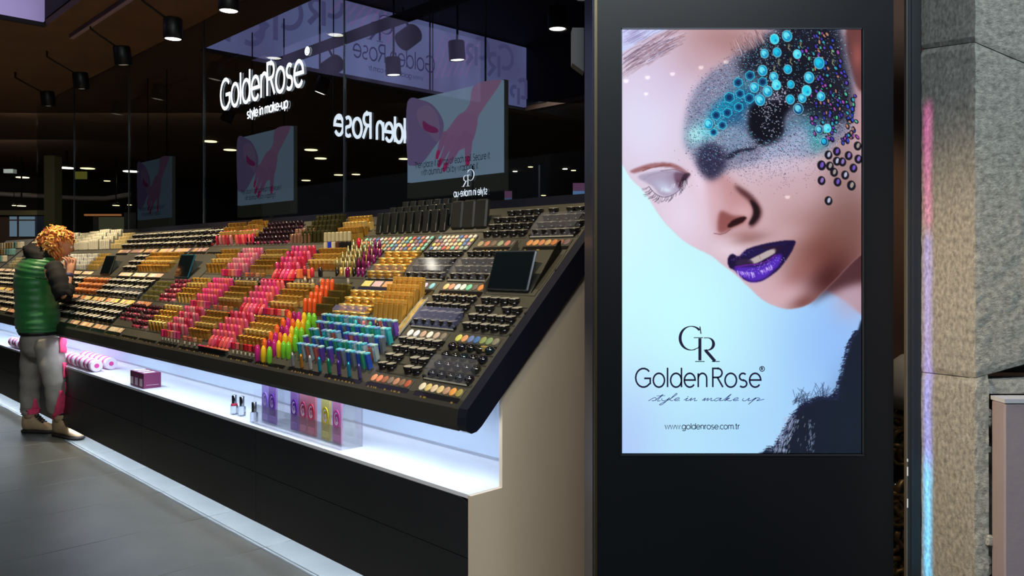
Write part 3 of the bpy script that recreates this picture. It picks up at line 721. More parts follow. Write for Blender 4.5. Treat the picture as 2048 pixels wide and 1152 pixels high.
# white sparkles in the dark lid
for k in range(120):
    E_(*Q1([(1225 + rng.normal(0, 45), 700 + rng.normal(0, 90))])[0], .9, .9, (210, 215, 240), .8)
for k in range(60): E_(*Q1([(1310 + rng.normal(0, 40), 570 + rng.normal(0, 45))])[0], 1, 1, (226, 220, 250), .8)
# purple and black small sequins (right)
for k in range(210):
    t = rng.random(); x = 1450 + 480 * rng.random() ** .9; y = 60 + 880 * t
    if x < 1500 + 330 * max(0, t - .25) and t > .25 and x < 1560: continue
    if x > 1640 + 320 * t + 90: continue
    X0, Y0 = Q1([(x, y)])[0]
    if X0 > 1719: continue
    rx, ry, rt = rng.uniform(3.0, 4.8), rng.uniform(4.5, 7), -.35 + rng.normal(0, .3)
    E_(X0, Y0, rx, ry, (16, 14, 30), .95, rt)
    cc = [(110, 80, 220), (60, 90, 230), (190, 90, 200), (60, 190, 210), (90, 220, 170), (210, 150, 120), (80, 60, 190)][rng.integers(7)]
    E_(X0 + rng.uniform(-1, 1), Y0 + rng.uniform(-1, 1), rx * .5, ry * .6, cc, .85, rt)
low = [(1540, 35), (1685, 40), (1490, 110), (1550, 115), (1600, 80), (1640, 85), (1720, 130), (1580, 160), (1660, 180), (1490, 220), (1605, 230), (1705, 255), (1540, 365), (1755, 65), (1600, 10), (1750, -30)]
for k, p in enumerate(low):
    x, y = Q2([p])[0]; r = 8.5 if k not in (11, 2) else 9.5
    E_(x, y, r * .85, r, (22, 20, 32), 1, -.2); E_(x + 1, y - 1, r * .35, r * .62, [(196, 200, 226), (150, 120, 200), (120, 90, 200), (170, 160, 150)][k % 4], .9, .3); E_(x, y, r * .85, r, (8, 8, 14), .9, -.2, ring=1.3)
# big cyan sequins
for k, (x, y, r) in enumerate([(1270, 110, 38), (1370, 85, 42), (1190, 225, 34), (1290, 215, 36), (1450, 230, 34), (1175, 360, 40), (1375, 350, 34), (1265, 410, 36), (1285, 475, 38), (1625, 300, 44), (1545, 415, 42), (1215, 525, 40), (1525, 520, 40), (1640, 565, 34), (1155, 595, 42), (1395, 590, 36), (1460, 665, 42), (1110, 495, 38), (1400, 470, 30), (745, 785, 38), (1690, 820, 32), (1665, 925, 32), (1490, 580, 34), (1625, 830, 32)]):
    X0, Y0 = Q1([(x, y)])[0]; r /= 3.972
    E_(X0 + 1.2, Y0 + 1.2, r, r * 1.12, (6, 16, 34), .9, -.2)
    base = (18, 150, 196) if k % 4 else (60, 214, 238)
    if k in (16, 21, 23): base = (18, 70, 120)
    E_(X0, Y0, r * .92, r * 1.06, base, 1, -.2); E_(X0 - r * .1, Y0 - r * .1, r * .55, r * .68, (120, 236, 250) if k % 3 else (30, 205, 236), .85, -.5); E_(X0 + r * .25, Y0 + r * .3, r * .28, r * .3, (30, 130, 190), .7)
    E_(X0, Y0, r * .92, r * 1.06, (170, 244, 252), .8, -.2, ring=1.1)
for (x, y, r) in [(980, 455, 38), (1075, 400, 38), (1175, 450, 38), (910, 575, 42), (995, 545, 36), (1070, 580, 40), (985, 650, 36), (895, 695, 38), (805, 715, 38), (855, 795, 34), (785, 850, 30)]:
    X0, Y0 = Q1([(x, y)])[0]; r /= 3.972; hx = [(X0 + r * math.cos(math.radians(60 * q + 20)), Y0 + r * math.sin(math.radians(60 * q + 20))) for q in range(7)]
    P_(hx[:6], (8, 40, 84), .5, .9, False); L_(hx, 1.7, (50, 196, 226), .95); hx = [(X0 + r * .66 * math.cos(math.radians(60 * q + 20)), Y0 + r * .66 * math.sin(math.radians(60 * q + 20))) for q in range(7)]; L_(hx, 1, (40, 130, 190), .9)
# small hanging threads
for x, y in [(1385, 160), (1480, 140), (1305, 280), (1400, 270), (1270, 330), (1730, 200), (1735, 280)]:
    q = Q1([(x, y), (x - 6, y + 22), (x + 10, y + 40)]); L_(q, 1.2, (196, 200, 150), .8); E_(*q[0], 2, 2.4, (150, 140, 120), .8, ring=1)
# fur collar lower right
P_(Q3([(1800, 185), (1745, 235), (1705, 300), (1680, 380), (1658, 450), (1640, 540), (1615, 620), (1600, 705), (1560, 712), (1490, 706), (1400, 745), (1330, 790), (1290, 850), (1255, 930), (1215, 1010), (1150, 1075), (1060, 1120), (1800, 1140)]), (22, 30, 46), 1.6, 1)
G_(1700, 860, 26, 60, (22, 34, 48), .7)
for k in range(420):
    t = rng.random()
    pth = [(1745, 220), (1690, 320), (1650, 470), (1610, 630), (1590, 710), (1480, 706), (1370, 760), (1290, 850), (1240, 960), (1180, 1050), (1080, 1100)]
    s_ = t * (len(pth) - 1); i = min(int(s_), len(pth) - 2); fr = s_ - i; x = pth[i][0] * (1 - fr) + pth[i + 1][0] * fr; y = pth[i][1] * (1 - fr) + pth[i + 1][1] * fr
    a = math.pi + rng.normal(.25, .45) if i > 3 else math.pi + rng.normal(-.1, .5); ln = rng.uniform(12, 52) * (1 if i > 2 else .6)
    L_(Q3([(x + 12, y), (x + math.cos(a) * ln * .5, y + math.sin(a) * ln * .5), (x + math.cos(a - .3) * ln, y + math.sin(a - .5) * ln)]), rng.uniform(.8, 1.7), (24, 30, 56), .8)
for k in range(70):
    x0 = rng.uniform(1270, 1560); y0 = 740 - (x0 - 1270) * .1 + rng.uniform(-10, 20); a = -1.1 + rng.normal(0, .5); ln = rng.uniform(40, 150); cv = rng.uniform(-.5, .9); q = [(x0, y0)]
    for _ in range(6): q.append((q[-1][0] + math.cos(a) * ln / 6, q[-1][1] + math.sin(a) * ln / 6)); a += cv * .4
    L_(Q3(q), .9, (30, 36, 64), .6)
for k in range(230):
    x = rng.normal(1260, 36); y = rng.uniform(830, 1090); x -= (y - 900) * .35; L_(Q3([(x, y), (x - 8, y + rng.uniform(10, 26))]), 1, (176, 190, 226), .6)
for k in range(60):
    x = rng.normal(1415, 18); y = rng.uniform(860, 1090); L_(Q3([(x, y), (x - 5, y + 12)]), 1, (150, 166, 200), .6)
IMG = np.clip(IMG, 0, 255)
c = IMG / 255; LIN = np.where(c <= .04045, c / 12.92, ((c + .055) / 1.055) ** 2.4)
vx = np.linspace(SXL, SXR, NX); vz = np.linspace(SZT, SZB, NZ); VX, VZ = np.meshgrid(vx, vz)
co = np.stack([VX, np.full(VX.shape, KY + .003), VZ], -1).reshape(-1, 3).astype(np.float32)
idx = np.arange(NX * NZ).reshape(NZ, NX); F = np.stack([idx[:-1, :-1], idx[1:, :-1], idx[1:, 1:], idx[:-1, 1:]], -1).reshape(-1, 4)
me = bpy.data.meshes.new('poster_screen'); me.vertices.add(len(co)); me.vertices.foreach_set('co', co.ravel())
me.loops.add(F.size); me.loops.foreach_set('vertex_index', F.ravel().astype(np.int32)); me.polygons.add(len(F))
me.polygons.foreach_set('loop_start', (np.arange(len(F)) * 4).astype(np.int32)); me.update(calc_edges=True); me.validate()
at = me.color_attributes.new('picture', 'FLOAT_COLOR', 'POINT')
at.data.foreach_set('color', np.concatenate([LIN.reshape(-1, 3), np.ones((NX * NZ, 1))], 1).astype(np.float32).ravel())
m_scr = bpy.data.materials.new('poster_display'); m_scr.use_nodes = True; nt = m_scr.node_tree
b = nt.nodes['Principled BSDF']; ca = nt.nodes.new('ShaderNodeVertexColor'); ca.layer_name = 'picture'
b.inputs['Base Color'].default_value = (.004, .004, .005, 1); b.inputs['Roughness'].default_value = .02; b.inputs['Specular IOR Level'].default_value = .6
nt.links.new(ca.outputs[0], b.inputs['Emission Color']); b.inputs['Emission Strength'].default_value = 1.0
me.materials.append(m_scr)
scr = bpy.data.objects.new('poster_screen', me); C.objects.link(scr); scr.parent = kiosk; scr.matrix_parent_inverse = kiosk.matrix_basis.inverted()
# lettering on the poster
def TK(px, py, off=.0015):      # photo pixel -> kiosk plane
    x0 = (px - 1024) / 1600 * KY; z0 = 1.4 + (520 - py) / 1600 * KY
    return lambda x, y: (x0 + x, KY + .003 - off, z0 + y)
pu = KY / 1600
m_ink = mat('poster_ink', (16, 20, 62), .5); m_ink2 = mat('poster_script_ink', (44, 56, 150), .5)
def schild(g, name, m):
    o = g.build(name, m); o.parent = scr; return o
g = MB(); text(g, 'Golden', sx(TK(1271.5, 774.5), .905), 37.5 * pu, .095, .1); schild(g, 'lettering', m_ink)
g = MB(); text(g, 'Rose', sx(TK(1424.5, 774.5), .93), 37.5 * pu, .095, .1); schild(g, 'lettering', m_ink)
g = MB(); text(g, '@', TK(1519, 755.5), 22 * pu, .07, .1); schild(g, 'registered_mark', m_ink)
g = MB(); logo_gr(g, TK(1359, 724), 72 * pu); schild(g, 'monogram', m_ink)
g = MB(); text(g, 'www.goldenrose.com.tr', TK(1330, 858.5), 11.2 * pu, .125, .085); schild(g, 'web_address', m_ink)
g = MB()
T = TK(1297, 802)
xx = 0; sc_ = 16 * pu
SCR = {'s': [(0, 0), (.5, .9), (.75, .2), (.35, 0)], 't': [(0, .1), (.5, 1.7), (.25, .1), (.6, .05)], 'y': [(0, .7), (.15, .1), (.5, .1), (.8, .8), (.4, -.9), (.1, -.9), (.7, .05)],
 'l': [(0, .1), (.6, 1.6), (.5, 1.9), (.2, .3), (.6, .05)], 'e': [(0, .3), (.5, .5), (.45, .85), (.15, .6), (.2, .05), (.7, .15)], 'i': [(0, .2), (.3, .75), (.22, .1), (.5, .1)],
 'n': [(0, .1), (.25, .75), (.2, .05), (.6, .7), (.65, .05), (.95, .15)], 'm': [(0, .1), (.25, .75), (.2, .05), (.55, .7), (.55, .05), (.9, .7), (.95, .05), (1.25, .15)],
 'a': [(.6, .7), (.2, .7), (.0, .2), (.3, .0), (.65, .7), (.6, .05), (.95, .15)], 'k': [(0, .1), (.55, 1.8), (.2, .05), (.6, .75), (.3, .4), (.7, .0), (.95, .15)],
 'u': [(0, .7), (-.02, .15), (.3, .02), (.6, .7), (.6, .05), (.9, .15)], 'p': [(0, .1), (.35, .8), (-.1, -.9), (.4, .7), (.8, .6), (.6, .05), (1.3, .45)]}
def crv(p, n=6):
    out = []
    for i in range(len(p) - 1):
        p0 = p[max(i - 1, 0)]; p1 = p[i]; p2 = p[i + 1]; p3 = p[min(i + 2, len(p) - 1)]
        for k in range(n):
            t = k / n; out.append(tuple(.5 * (2 * p1[a] + (p2[a] - p0[a]) * t + (2 * p0[a] - 5 * p1[a] + 4 * p2[a] - p3[a]) * t * t + (-p0[a] + 3 * p1[a] - 3 * p2[a] + p3[a]) * t ** 3) for a in (0, 1)))
    return out + [p[-1]]
WID = {'m': 1.3, 'n': 1.0, 'a': .95, 'k': 1.0, 'u': .95, 'p': 1.2, 'y': .75, 's': .7, 't': .6, 'l': .6, 'e': .65, 'i': .5}
for ch in 'style in make up':
    if ch == ' ': xx += .55; continue
    pts = crv([(a, b_) for a, b_ in SCR[ch]]); 
    ribbon(g, [((xx + a * 1.18 + .25 * b_) * sc_, b_ * .48 * sc_ * 1.0) for a, b_ in pts], .9 * pu * 1.3, T)
    if ch == 't': ribbon(g, [((xx - .1 + .3) * sc_, .62 * sc_), ((xx + 1.3) * sc_, .66 * sc_)], 1.0 * pu, T)
    if ch == 'i': ribbon(g, [((xx + .5) * sc_, .52 * sc_), ((xx + .62) * sc_, .54 * sc_)], 1.4 * pu, T)
    xx += WID[ch] * 1.16
o = schild(g, 'script_tagline', m_ink2)
print('script width px', xx * sc_ / pu)
# small bracket at the kiosk's upper left
g = MB(); g.box(.205, .245, 2.72, 2.78, 2.12, 2.19); g.prism([(.205, 2.07), (.245, 2.04), (.245, 2.12), (.205, 2.12)], 2.72, 2.78, 1)
kb = g.build('wall_bracket', mat('grey_bracket', (80, 82, 86), .5)); tag(kb, 'small grey bracket box beside the kiosk top left edge', 'bracket')
# ------------------------------------------------------------------ stone pillar at the right with junction box
m_stone = mat('granite_block', (168, 170, 162), .88, var=.4, scale=70, bump=.9, bscale=150)
def rough_block(name, x0, x1, y0, y1, zb, zt_, par, nx=26, nz=60, amp=.0022):
    """zb and zt_ give the joint heights as functions of (x, y)"""
    ny = 14; V = []; F = []
    ring = [(x0, y1 - (y1 - y0) * k / ny) for k in range(ny)] + [(x0 + (x1 - x0) * k / nx, y0) for k in range(nx + 1)] 
    rows = nz + 1; n = len(ring)
    for j in range(rows):
        t = j / nz
        for i, (x, y) in enumerate(ring):
            z = zb(x, y) * (1 - t) + zt_(x, y) * t
            p = Vector((x, y, z)); d = noise.noise(p * 28) * amp + noise.noise(p * 90) * amp * .6
            e = min(t, 1 - t) * nz; cut = .004 * max(0, 1 - e)
            if i < ny: V.append((x - d + cut, y, z))
            elif i == ny: V.append((x - d * .5 + .004 * abs(noise.noise(p * 60)) + cut, y + .004 * abs(noise.noise(p * 55)) + cut, z))
            else: V.append((x, y + d + cut, z))
    for j in range(rows - 1):
        for i in range(n - 1): F.append((j * n + i, j * n + i + 1, (j + 1) * n + i + 1, (j + 1) * n + i))
    b = len(V); yb = y1
    for j in (0, rows - 1):   # close top and bottom towards the back
        V.append((x1, yb, V[j * n][2])); 
        F.append(tuple(j * n + i for i in range(n)) + (b if j == 0 else b + 1,))
    g = MB(); g.smooth = False; g.mesh(V, F)
    o = g.build(name, m_stone); o.parent = par; return o
pil = empty('stone_pillar', (0, 0, 0)); tag(pil, 'rough grey granite pillar at the right edge, in large blocks with fine joints', 'pillar')
SX, SY = 1.1575, 2.0
j1 = lambda x, y: 1.946 - (x - SX) * .42 + (y - SY) * .19
j2 = lambda x, y: 1.104 + (x - SX) * .27 - (y - SY) * .082
rough_block('stone_block', SX, 1.75, SY, 2.262, lambda x, y: j1(x, y) + .0012, lambda x, y: 2.7, pil)
rough_block('stone_block', SX, 1.75, SY, 2.262, lambda x, y: j2(x, y) + .0012, lambda x, y: j1(x, y) - .0012, pil)
rough_block('stone_block', SX, 1.192, SY, 2.262, lambda x, y: 0.0, lambda x, y: j2(x, y) - .0012, pil, nx=6)
rough_block('stone_block', 1.192, 1.75, SY + .07, 2.262, lambda x, y: 0.0, lambda x, y: 1.06, pil, nx=20)
g = MB()
g.box(1.192, 1.75, SY + .004, SY + .07, 1.065, 1.10)
g.build('lintel_chip', m_stone, pil)
g = MB()
for k in range(26):
    z = random.uniform(.1, 1.04); r = random.uniform(.006, .016); Mx = Matrix.Translation((1.193 + random.uniform(-.004, .006), SY + random.uniform(.0, .03), z)) @ Matrix.Rotation(random.uniform(0, 3), 4, 'Y')
    g.box(-r, r, -r, r, -r * 1.6, r * 1.2, r * .4, Mx)
o = g.build('chipped_mortar', m_stone, pil); o['kind'] = 'stuff'
jb = empty('junction_box', (1.45, 1.97, .6)); tag(jb, 'mauve grey painted metal utility box mounted on the stone pillar', 'utility box')
m_jb = mat('mauve_paint', (140, 130, 136), .55, var=.06, scale=6, bump=.15, bscale=30)
g = MB(); g.box(1.1975, 1.75, 1.945, 1.999, .02, 1.052, .004); child(g, 'box_body', m_jb, jb)
g = MB(); g.prism([(1.1965, 1.052), (1.75, 1.052), (1.75, 1.062), (1.1965, 1.062)], 1.943, 2.0, 1); child(g, 'lid', mat('pale_mauve_paint', (172, 176, 186), .5), jb)
# dark shop door frame between kiosk and pillar
dr = empty('door_1', (1.13, 2.27, 0)); tag(dr, kind='structure')
m_fr = mat('dark_teal_frame', (26, 34, 40), .6, coat=.0)
g = MB(); g.box(1.1185, 1.158, 2.262, 2.276, .0, 2.7, .002); g.box(1.128, 1.134, 2.258, 2.262, 0, 2.7); child(g, 'door_frame', m_fr, dr)
g = MB(); g.box(1.1155, 1.1185, 2.262, 2.276, 0, 2.7); child(g, 'edge_strip', mat('worn_metal_edge', (120, 118, 110), .35, .6), dr)
g = MB()
for z0, z1 in ((.70, .725), (.79, .815), (.83, .838)): g.box(1.1165, 1.1195, 2.2605, 2.262, z0, z1)
child(g, 'paint_chip', mat('white_chip', (230, 230, 230), .5), dr)
g = MB(); g.box(1.07, 1.1155, 2.60, 2.606, 0, 2.7); child(g, 'glass_pane', m_glass, dr)
# the lit shop interior seen through the slot
g = MB(); g.box(1.1, 2.6, 3.3, 3.34, 0, 2.7); g.box(1.12, 1.16, 2.62, 3.3, 0, 2.7)
o = g.build('wall_back', mat('shop_brown_wall', (92, 66, 52), .7, var=.3, scale=2)); o['kind'] = 'structure'
orn = empty('ornate_frame', (1.55, 3.2, .0)); tag(orn, 'gold and teal ornate carved frames glimpsed through the slot beside the kiosk', 'ornament')
m_gold2 = mat('carved_gold', (150, 122, 78), .4, .7, var=.4, scale=60); m_teal2 = mat('teal_glass', (20, 92, 92), .2, coat=.5)
m_cream = mat('cream_plaster', (176, 170, 160), .5)
g = MB(); rr2 = random.Random(3)
for k in range(90):
    z = rr2.choice([rr2.uniform(.60, .78), rr2.uniform(.0, .42), rr2.uniform(.35, .48)]); x = rr2.uniform(1.42, 1.72); a = rr2.uniform(0, 6)
    pts = [(x + .05 * math.cos(a + t * .7) * (1 - t * .08), 3.2 + rr2.uniform(-.01, .01), z + .05 * math.sin(a + t * .7) * (1 - t * .08)) for t in range(7)]
    g.tube(pts, [.012, .014, .013, .012, .010, .008, .005], 6)
child(g, 'carved_scroll', m_gold2, orn)
g = MB()
for z in (.70, .30, .05, .44): g.lathe([(.001, -.02), (.06, -.012), (.075, 0), (.06, .012), (.001, .02)], 14, Matrix.Translation((1.575, 3.23, z)) @ Matrix.Rotation(PI / 2, 4, 'X'))
child(g, 'teal_inlay', m_teal2, orn)
g = MB(); g.lathe([(.001, -.02), (.09, -.01), (.11, .05), (.09, .16), (.04, .2), (.001, .2)], 18, Matrix.Translation((1.60, 3.2, .82))); child(g, 'cream_vase', m_cream, orn)
spot('shop_window_light', (1.35, 2.75, 2.3), (1.55, 3.25, .7), 16, (1, .85, .65), math.radians(80), .6, .05)
# added unseen coloured lamps washing over the stone reveal
for z, h, colr, pw in ((1.66, .34, (1, .14, .55), .07), (1.27, .40, (.34, .26, 1), .10), (.98, .3, (.2, .25, 1), .10), (.68, .34, (.05, .50, .95), .19)):
    area('edge_light', (1.1005, 2.228, z), (0, -PI / 2, 0), h, .006, pw, colr, math.radians(70))
spot('reveal_light', (-.75, 1.72, 2.35), (1.157, 2.1, 1.05), 230, (1, .70, .42), math.radians(36), .9, .1)

# ------------------------------------------------------------------ track lighting and downlights
m_can = mat('lamp_black', (16, 15, 15), .45, .2); m_rail = mat('rail_grey', (150, 128, 156), .5, .1)  # rail colour includes the lilac light falling on it
m_lamp = glow('lamp_white', (255, 248, 232), 7); m_lampw = glow('lamp_warm', (255, 236, 170), 3.2); m_lampd = glow('lamp_dim', (255, 240, 215), .8)
def rail(name, v, z, u0, u1, label, h=.035, m=None):
    g = MB(); g.ubox(u0, u1, v - .018, v + .018, z, z + h); o = g.build(name, m or m_rail); tag(o, label, 'track'); return o
rail('light_track', .18, 3.265, 1.2, 5.3, 'grey ceiling track with angled spotlights over the walkway')
rail('light_track', 1.5, 3.06, 1.35, 4.26, 'thick black hanging track crossing in front of the lilac band', .075, m_can)
rail('light_track', 2.22, 4.085, 1.0, 4.9, 'thin black track above the bright spotlights inside the stand', .035, m_can)
def lamp(u, v, z, tilt, az, on, label, zc, r=.066, h=.15, group=None, stem_v=None):
    """spotlight whose lit face centre is at (u,v,z); tilt of the axis towards azimuth az (0=into the stand)"""
    o = empty('track_spotlight', W(u, v, z)); o.rotation_euler = (0, 0, YAW); tag(o, label, 'lamp', group)
    Mx = Matrix.Rotation(az, 4, 'Z') @ Matrix.Rotation(tilt, 4, 'X')
    g = MB(); g.lathe([(r * .9, h), (r, h - .01), (r, .0), (r * .93, -.004), (r * .93, .012)], 20, Mx); g.build('lamp_head', m_can, o)
    g = MB(); g.lathe([(r * .84, .003), (r * .84, .0065)], 20, Mx); g.build('lamp_lens', on, o)
    top = Mx @ Vector((0, 0, h * .75)); sv = 0 if stem_v is None else stem_v - v
    g = MB(); g.tube([top, Vector((0, sv * .75, h + .06)), Vector((0, sv, h + .10)), Vector((0, sv, zc - z))], .009, 6); g.build('stem', m_can, o)
    return o
wl = [(2.82, .42, 3.0, m_lamp, 0), (3.73, .42, 3.0, m_lamp, 0), (4.79, .43, 3.0, m_lampd, .17), (6.03, .47, 3.0, m_lampd, .15), (7.18, .48, 3.0, m_lampd, .13)]
wn = ['brightest ceiling spotlight at the top over the walkway', 'bright spotlight just left of the topmost walkway spotlight', 'tilted spotlight below the grey track, its rim a thin bright line', 'tilted dim spotlight hanging left of the track end', 'farthest dim tilted spotlight at the left of the ceiling']
for (u, v, z, mm, tl), lb in zip(wl, wn): lamp(u, v, z, tl, .6 if tl else 0, mm, lb, 3.3, stem_v=.18)
il = [(1.62, 2.23, 3.0, m_lamp, 0, 'round white spotlight beside the kiosk top edge'), (2.76, 2.29, 3.0, m_lamp, .06, 'black cylinder spotlight lit white in front of the lilac band, right'),
      (3.54, 2.23, 3.0, m_lamp, .05, 'black cylinder spotlight lit white in front of the mirrored monogram'), (4.64, 2.16, 3.0, m_lamp, -.25, 'tilted white spotlight right of the shop name sign'),
      (5.65, 2.17, 3.0, m_lamp, -.3, 'tilted white spotlight under the sign tagline'), (6.8, 2.21, 3.0, m_lamp, -.3, 'tilted white spotlight below the first letter of the sign')]
for u, v, z, mm, tl, lb in il: lamp(u, v, z, tl * 1.4, -.77 if tl < 0 else 0, mm, lb, 3.3 if u > 5 else 4.1)
lamp(3.42, 1.5, 2.90, -.9, 0, m_can, 'unlit black spotlight hanging left of the lilac band lettering', 3.07, .07, .14)
lamp(2.42, 1.5, 2.93, -.9, 0, m_can, 'unlit black spotlight hanging over the mirrored monogram', 3.07, .07, .14)
def px_at(px, py, z):
    Yd = 1600 * (z - 1.4) / (520 - py); return ((px - 1024) / 1600 * Yd, Yd, z)
far = [(420, 283, 27, 3.285, m_lampw), (460, 300, 25, 3.285, m_lampw), (622, 300, 26, 3.285, m_lampw), (641, 317, 24, 3.285, m_lampw), (612, 361, 18, 3.285, m_lampw), (588, 348, 8, 3.285, m_lampw),  # first nine are reflections of downlights, built as glowing discs
       (677, 350, 18, 3.285, m_lampw), (712, 349, 17, 3.285, m_lampw), (808, 318, 21, 3.285, m_lampw), (45, 355, 24, 3.0, m_lampw), (133, 336, 30, 3.0, m_lamp), (175, 337, 27, 3.285, m_lampw), (262, 343, 30, 3.1, m_lamp),
       (214, 362, 12, 3.1, m_lampw), (965, 262, 17, 3.285, m_lamp), (1030, 343, 9, 3.285, m_lamp), (1061, 334, 10, 3.1, m_lampw), (1130, 338, 10, 3.285, m_lamp), (1147, 341, 10, 3.1, m_lampw), (28, 411, 7, 2.4, m_lampw), (43, 412, 16, 2.4, m_lampw), (232, 411, 13, 2.4, m_lampw), (259, 410, 8, 2.4, m_lampw), (1087, 391, 10, 2.6, m_lampw)]
fn = ['left one of a yellowish pair beside the second glass joint', 'right one of a yellowish pair left of the dim hand display', 'upper one of a warm pair right of the dim hand display', 'lower one of a warm pair right of the dim hand display',
      'low one, below the warm pair in the dark glass', 'tiny one at the right edge of the dim hand display', 'just left of the third glass joint', 'just right of the third glass joint', 'at the left edge of the bright hand display', 'far left, under the grey wall device',
      'large bright one beside the olive column', 'yellow one right of the olive column', 'large bright one left of the farthest hand display', 'small one between the two large left lamps', 'oblique one over the bright hand display', 'tiny one right of the bright hand display', 'small one right of the bright hand display, upper', 'round one near the kiosk edge', 'small yellowish one nearest the kiosk edge',
      'tiny one above the far shop window, left', 'one above the far shop window', 'one above the orange awning, left', 'tiny one above the orange awning, right', 'thin low one above the far pink screen']
for (px, py, wpx, z, mm), nm in zip(far, fn):
    x, y, _ = px_at(px, py, z); r = wpx / 2 * y / 1600
    o = empty('downlight', (x, y, z)); tag(o, 'ceiling downlight, ' + nm, 'lamp')
    g = MB(); g.lathe([(r * .98, -.004), (r * .98, .004)], 18); g.build('lamp_lens', mm, o)
    g = MB(); g.lathe([(r * 1.12, .0045), (r * 1.12, .03), (r * .9, .05), (r * .2, .06), (r * .2, max(.07, 3.3 - z))], 18); g.build('lamp_housing', m_can, o)
# ceiling downlights behind the viewer, seen as small mirrored points in the poster screen
bk = [(1252, 160, 8.0, 'far left'), (1295, 153, 8.2, 'second from left'), (1345, 146, 8.4, 'middle'), (1402, 133, 8.2, 'second from right'), (1452, 122, 8.0, 'rightmost, largest'), (1292, 186, 9.6, 'lower one of the group'), (1575, 392, 8.4, 'single low one')]
for px, py, Yv, nm in bk:
    x = (px - 1024) / 1600 * Yv; z = 1.4 + (520 - py) / 1600 * Yv; y = 2 * (KY + .003) - Yv
    o = empty('downlight', (x, y, z)); tag(o, 'round downlight mirrored as a white point in the poster screen, ' + nm, 'lamp')
    g = MB(); g.lathe([(.001, -.03), (.016, -.026), (.024, -.012), (.026, 0)], 14); g.build('lamp_lens', m_lamp, o)
    g = MB(); g.lathe([(.032, .0), (.034, .05), (.012, .06), (.008, max(.07, 4.1 - z))], 14); g.build('lamp_housing', m_can, o)
# ------------------------------------------------------------------ dim arcade background
area('far_arcade_light', (-5.2, 10.2, 3.25), (math.radians(20), 0, 0), 3, 1, 60, (1, .9, .7))  # added fill lamps brightening the far column, balcony and shopfronts
area('far_arcade_light', (-8.5, 12.5, 3.25), (math.radians(20), 0, 0), 3, 1, 60, (1, .92, .75))
area('far_arcade_light', (0, 9.5, 3.25), (math.radians(15), 0, 0), 3, 1, 25, (.8, .9, 1))
def bgbox(name, px0, px1, py0, py1, Yd, depth, m, label, cat, par=None):
    x0, x1 = [(q - 1024) / 1600 * Yd for q in (px0, px1)]; z1, z0 = [1.4 + (520 - q) / 1600 * Yd for q in (py0, py1)]
    g = MB(); g.box(x0, x1, Yd, Yd + depth, z0, z1); o = g.build(name, m, par)
    if label: tag(o, label, cat)
    return o
bgbox('column', 88, 109, 311, 640, 12, .2, mat('olive_column', (84, 80, 54), .7), 'olive grey square column behind the head of the shopper', 'column')['kind'] = 'structure'
m_bm = mat('balcony_grey', (96, 86, 84), .6)
g = MB(); g.tube([((q - 1024) / 1600 * 15, 15 + math.sin(q / 80) * .3, 1.4 + (520 - yq) / 1600 * 15) for q, yq in ((-40, 386), (20, 389), (80, 391), (140, 394), (200, 396), (262, 390))], .045, 8)
o = g.build('balcony_edge', m_bm); tag(o, 'thin curved grey balcony edge far across the arcade', 'balcony')
sw = empty('far_shopfront', (-9.3, 15, 0)); tag(sw, 'far shopfront with pale blue lit windows at the left edge', 'shopfront')
def bgc(par, name, px0, px1, py0, py1, Yd, dep, m):
    o = bgbox(name, px0, px1, py0, py1, Yd, dep, m, None, None); o.parent = par; o.matrix_parent_inverse = par.matrix_basis.inverted(); return o
m_bw = glow('blue_window_glow', (84, 104, 118), 1)
bgc(sw, 'wall', -40, 90, 420, 640, 15.1, .1, mat('brown_wood_dark', (50, 28, 18), .7))
for a, b_ in ((19, 32), (38, 68)): 
    bgc(sw, 'window_pane', a, b_, 433, 473, 15.04, .03, m_bw)
    bgc(sw, 'window_bar', a, b_, 439, 441.5, 15.0, .03, mat('brown_wood_dark', (50, 28, 18), .7))
bgc(sw, 'dark_blue_panel', 70, 92, 432, 476, 15.02, .05, mat('dark_blue_panel', (22, 32, 66), .5)); bgc(sw, 'fascia', -40, 92, 421, 430, 15.0, .06, mat('olive_fascia', (62, 56, 30), .6))
aw = empty('far_shopfront', (-8, 16, 0)); tag(aw, 'far shopfront with thin orange lit awning edge above olive window', 'shopfront')
bgc(aw, 'awning_edge', 168, 240, 428, 431.5, 15, .06, glow('orange_edge', (176, 110, 60), 1)); bgc(aw, 'window_pane', 196, 250, 434, 462, 15.05, .03, glow('olive_window', (66, 66, 48), 1))
bgc(aw, 'frame', 186, 196, 432, 464, 15.03, .04, m_far); bgc(aw, 'frame', 248, 272, 425, 500, 15.02, .04, MATS['dark_metal'])
nb = bgbox('notice_board', 150, 173, 343, 358, 13, .02, glow('yellow_sign', (96, 92, 36), 1), 'small dim yellow sign under a downlight at the left', 'sign')
wd_ = bgbox('wall_device', 7, 26, 338, 346, 13, .1, mat('grey_device', (96, 108, 110), .5, emit=.25), 'small grey device on the far wall, top left', 'device')
fs1 = empty('far_screen', (0, 9, 2)); tag(fs1, 'small far screen, pink over blue, right of the bright hand display', 'screen')
bgc(fs1, 'picture', 1009, 1024, 382, 396, 9, .02, glow('far_pink', (96, 62, 90), 1)); bgc(fs1, 'picture', 1009, 1024, 396, 420, 9, .02, glow('far_blue', (64, 92, 116), 1))
fs2 = empty('far_screen', (.75, 8, 2)); tag(fs2, 'far screen beside the kiosk edge, blue with a pink band', 'screen')
bgc(fs2, 'picture', 1146, 1174, 366, 382, 8, .02, glow('far_pink', (96, 62, 90), 1)); bgc(fs2, 'picture', 1146, 1174, 382, 410, 8, .02, glow('far_blue2', (86, 118, 160), 1))
bgc(fs1, 'stand_post', 1015, 1018, 420, 768, 9, .03, MATS['dark_metal']); bgc(fs2, 'stand_post', 1158, 1163, 410, 799, 8, .03, MATS['dark_metal'])
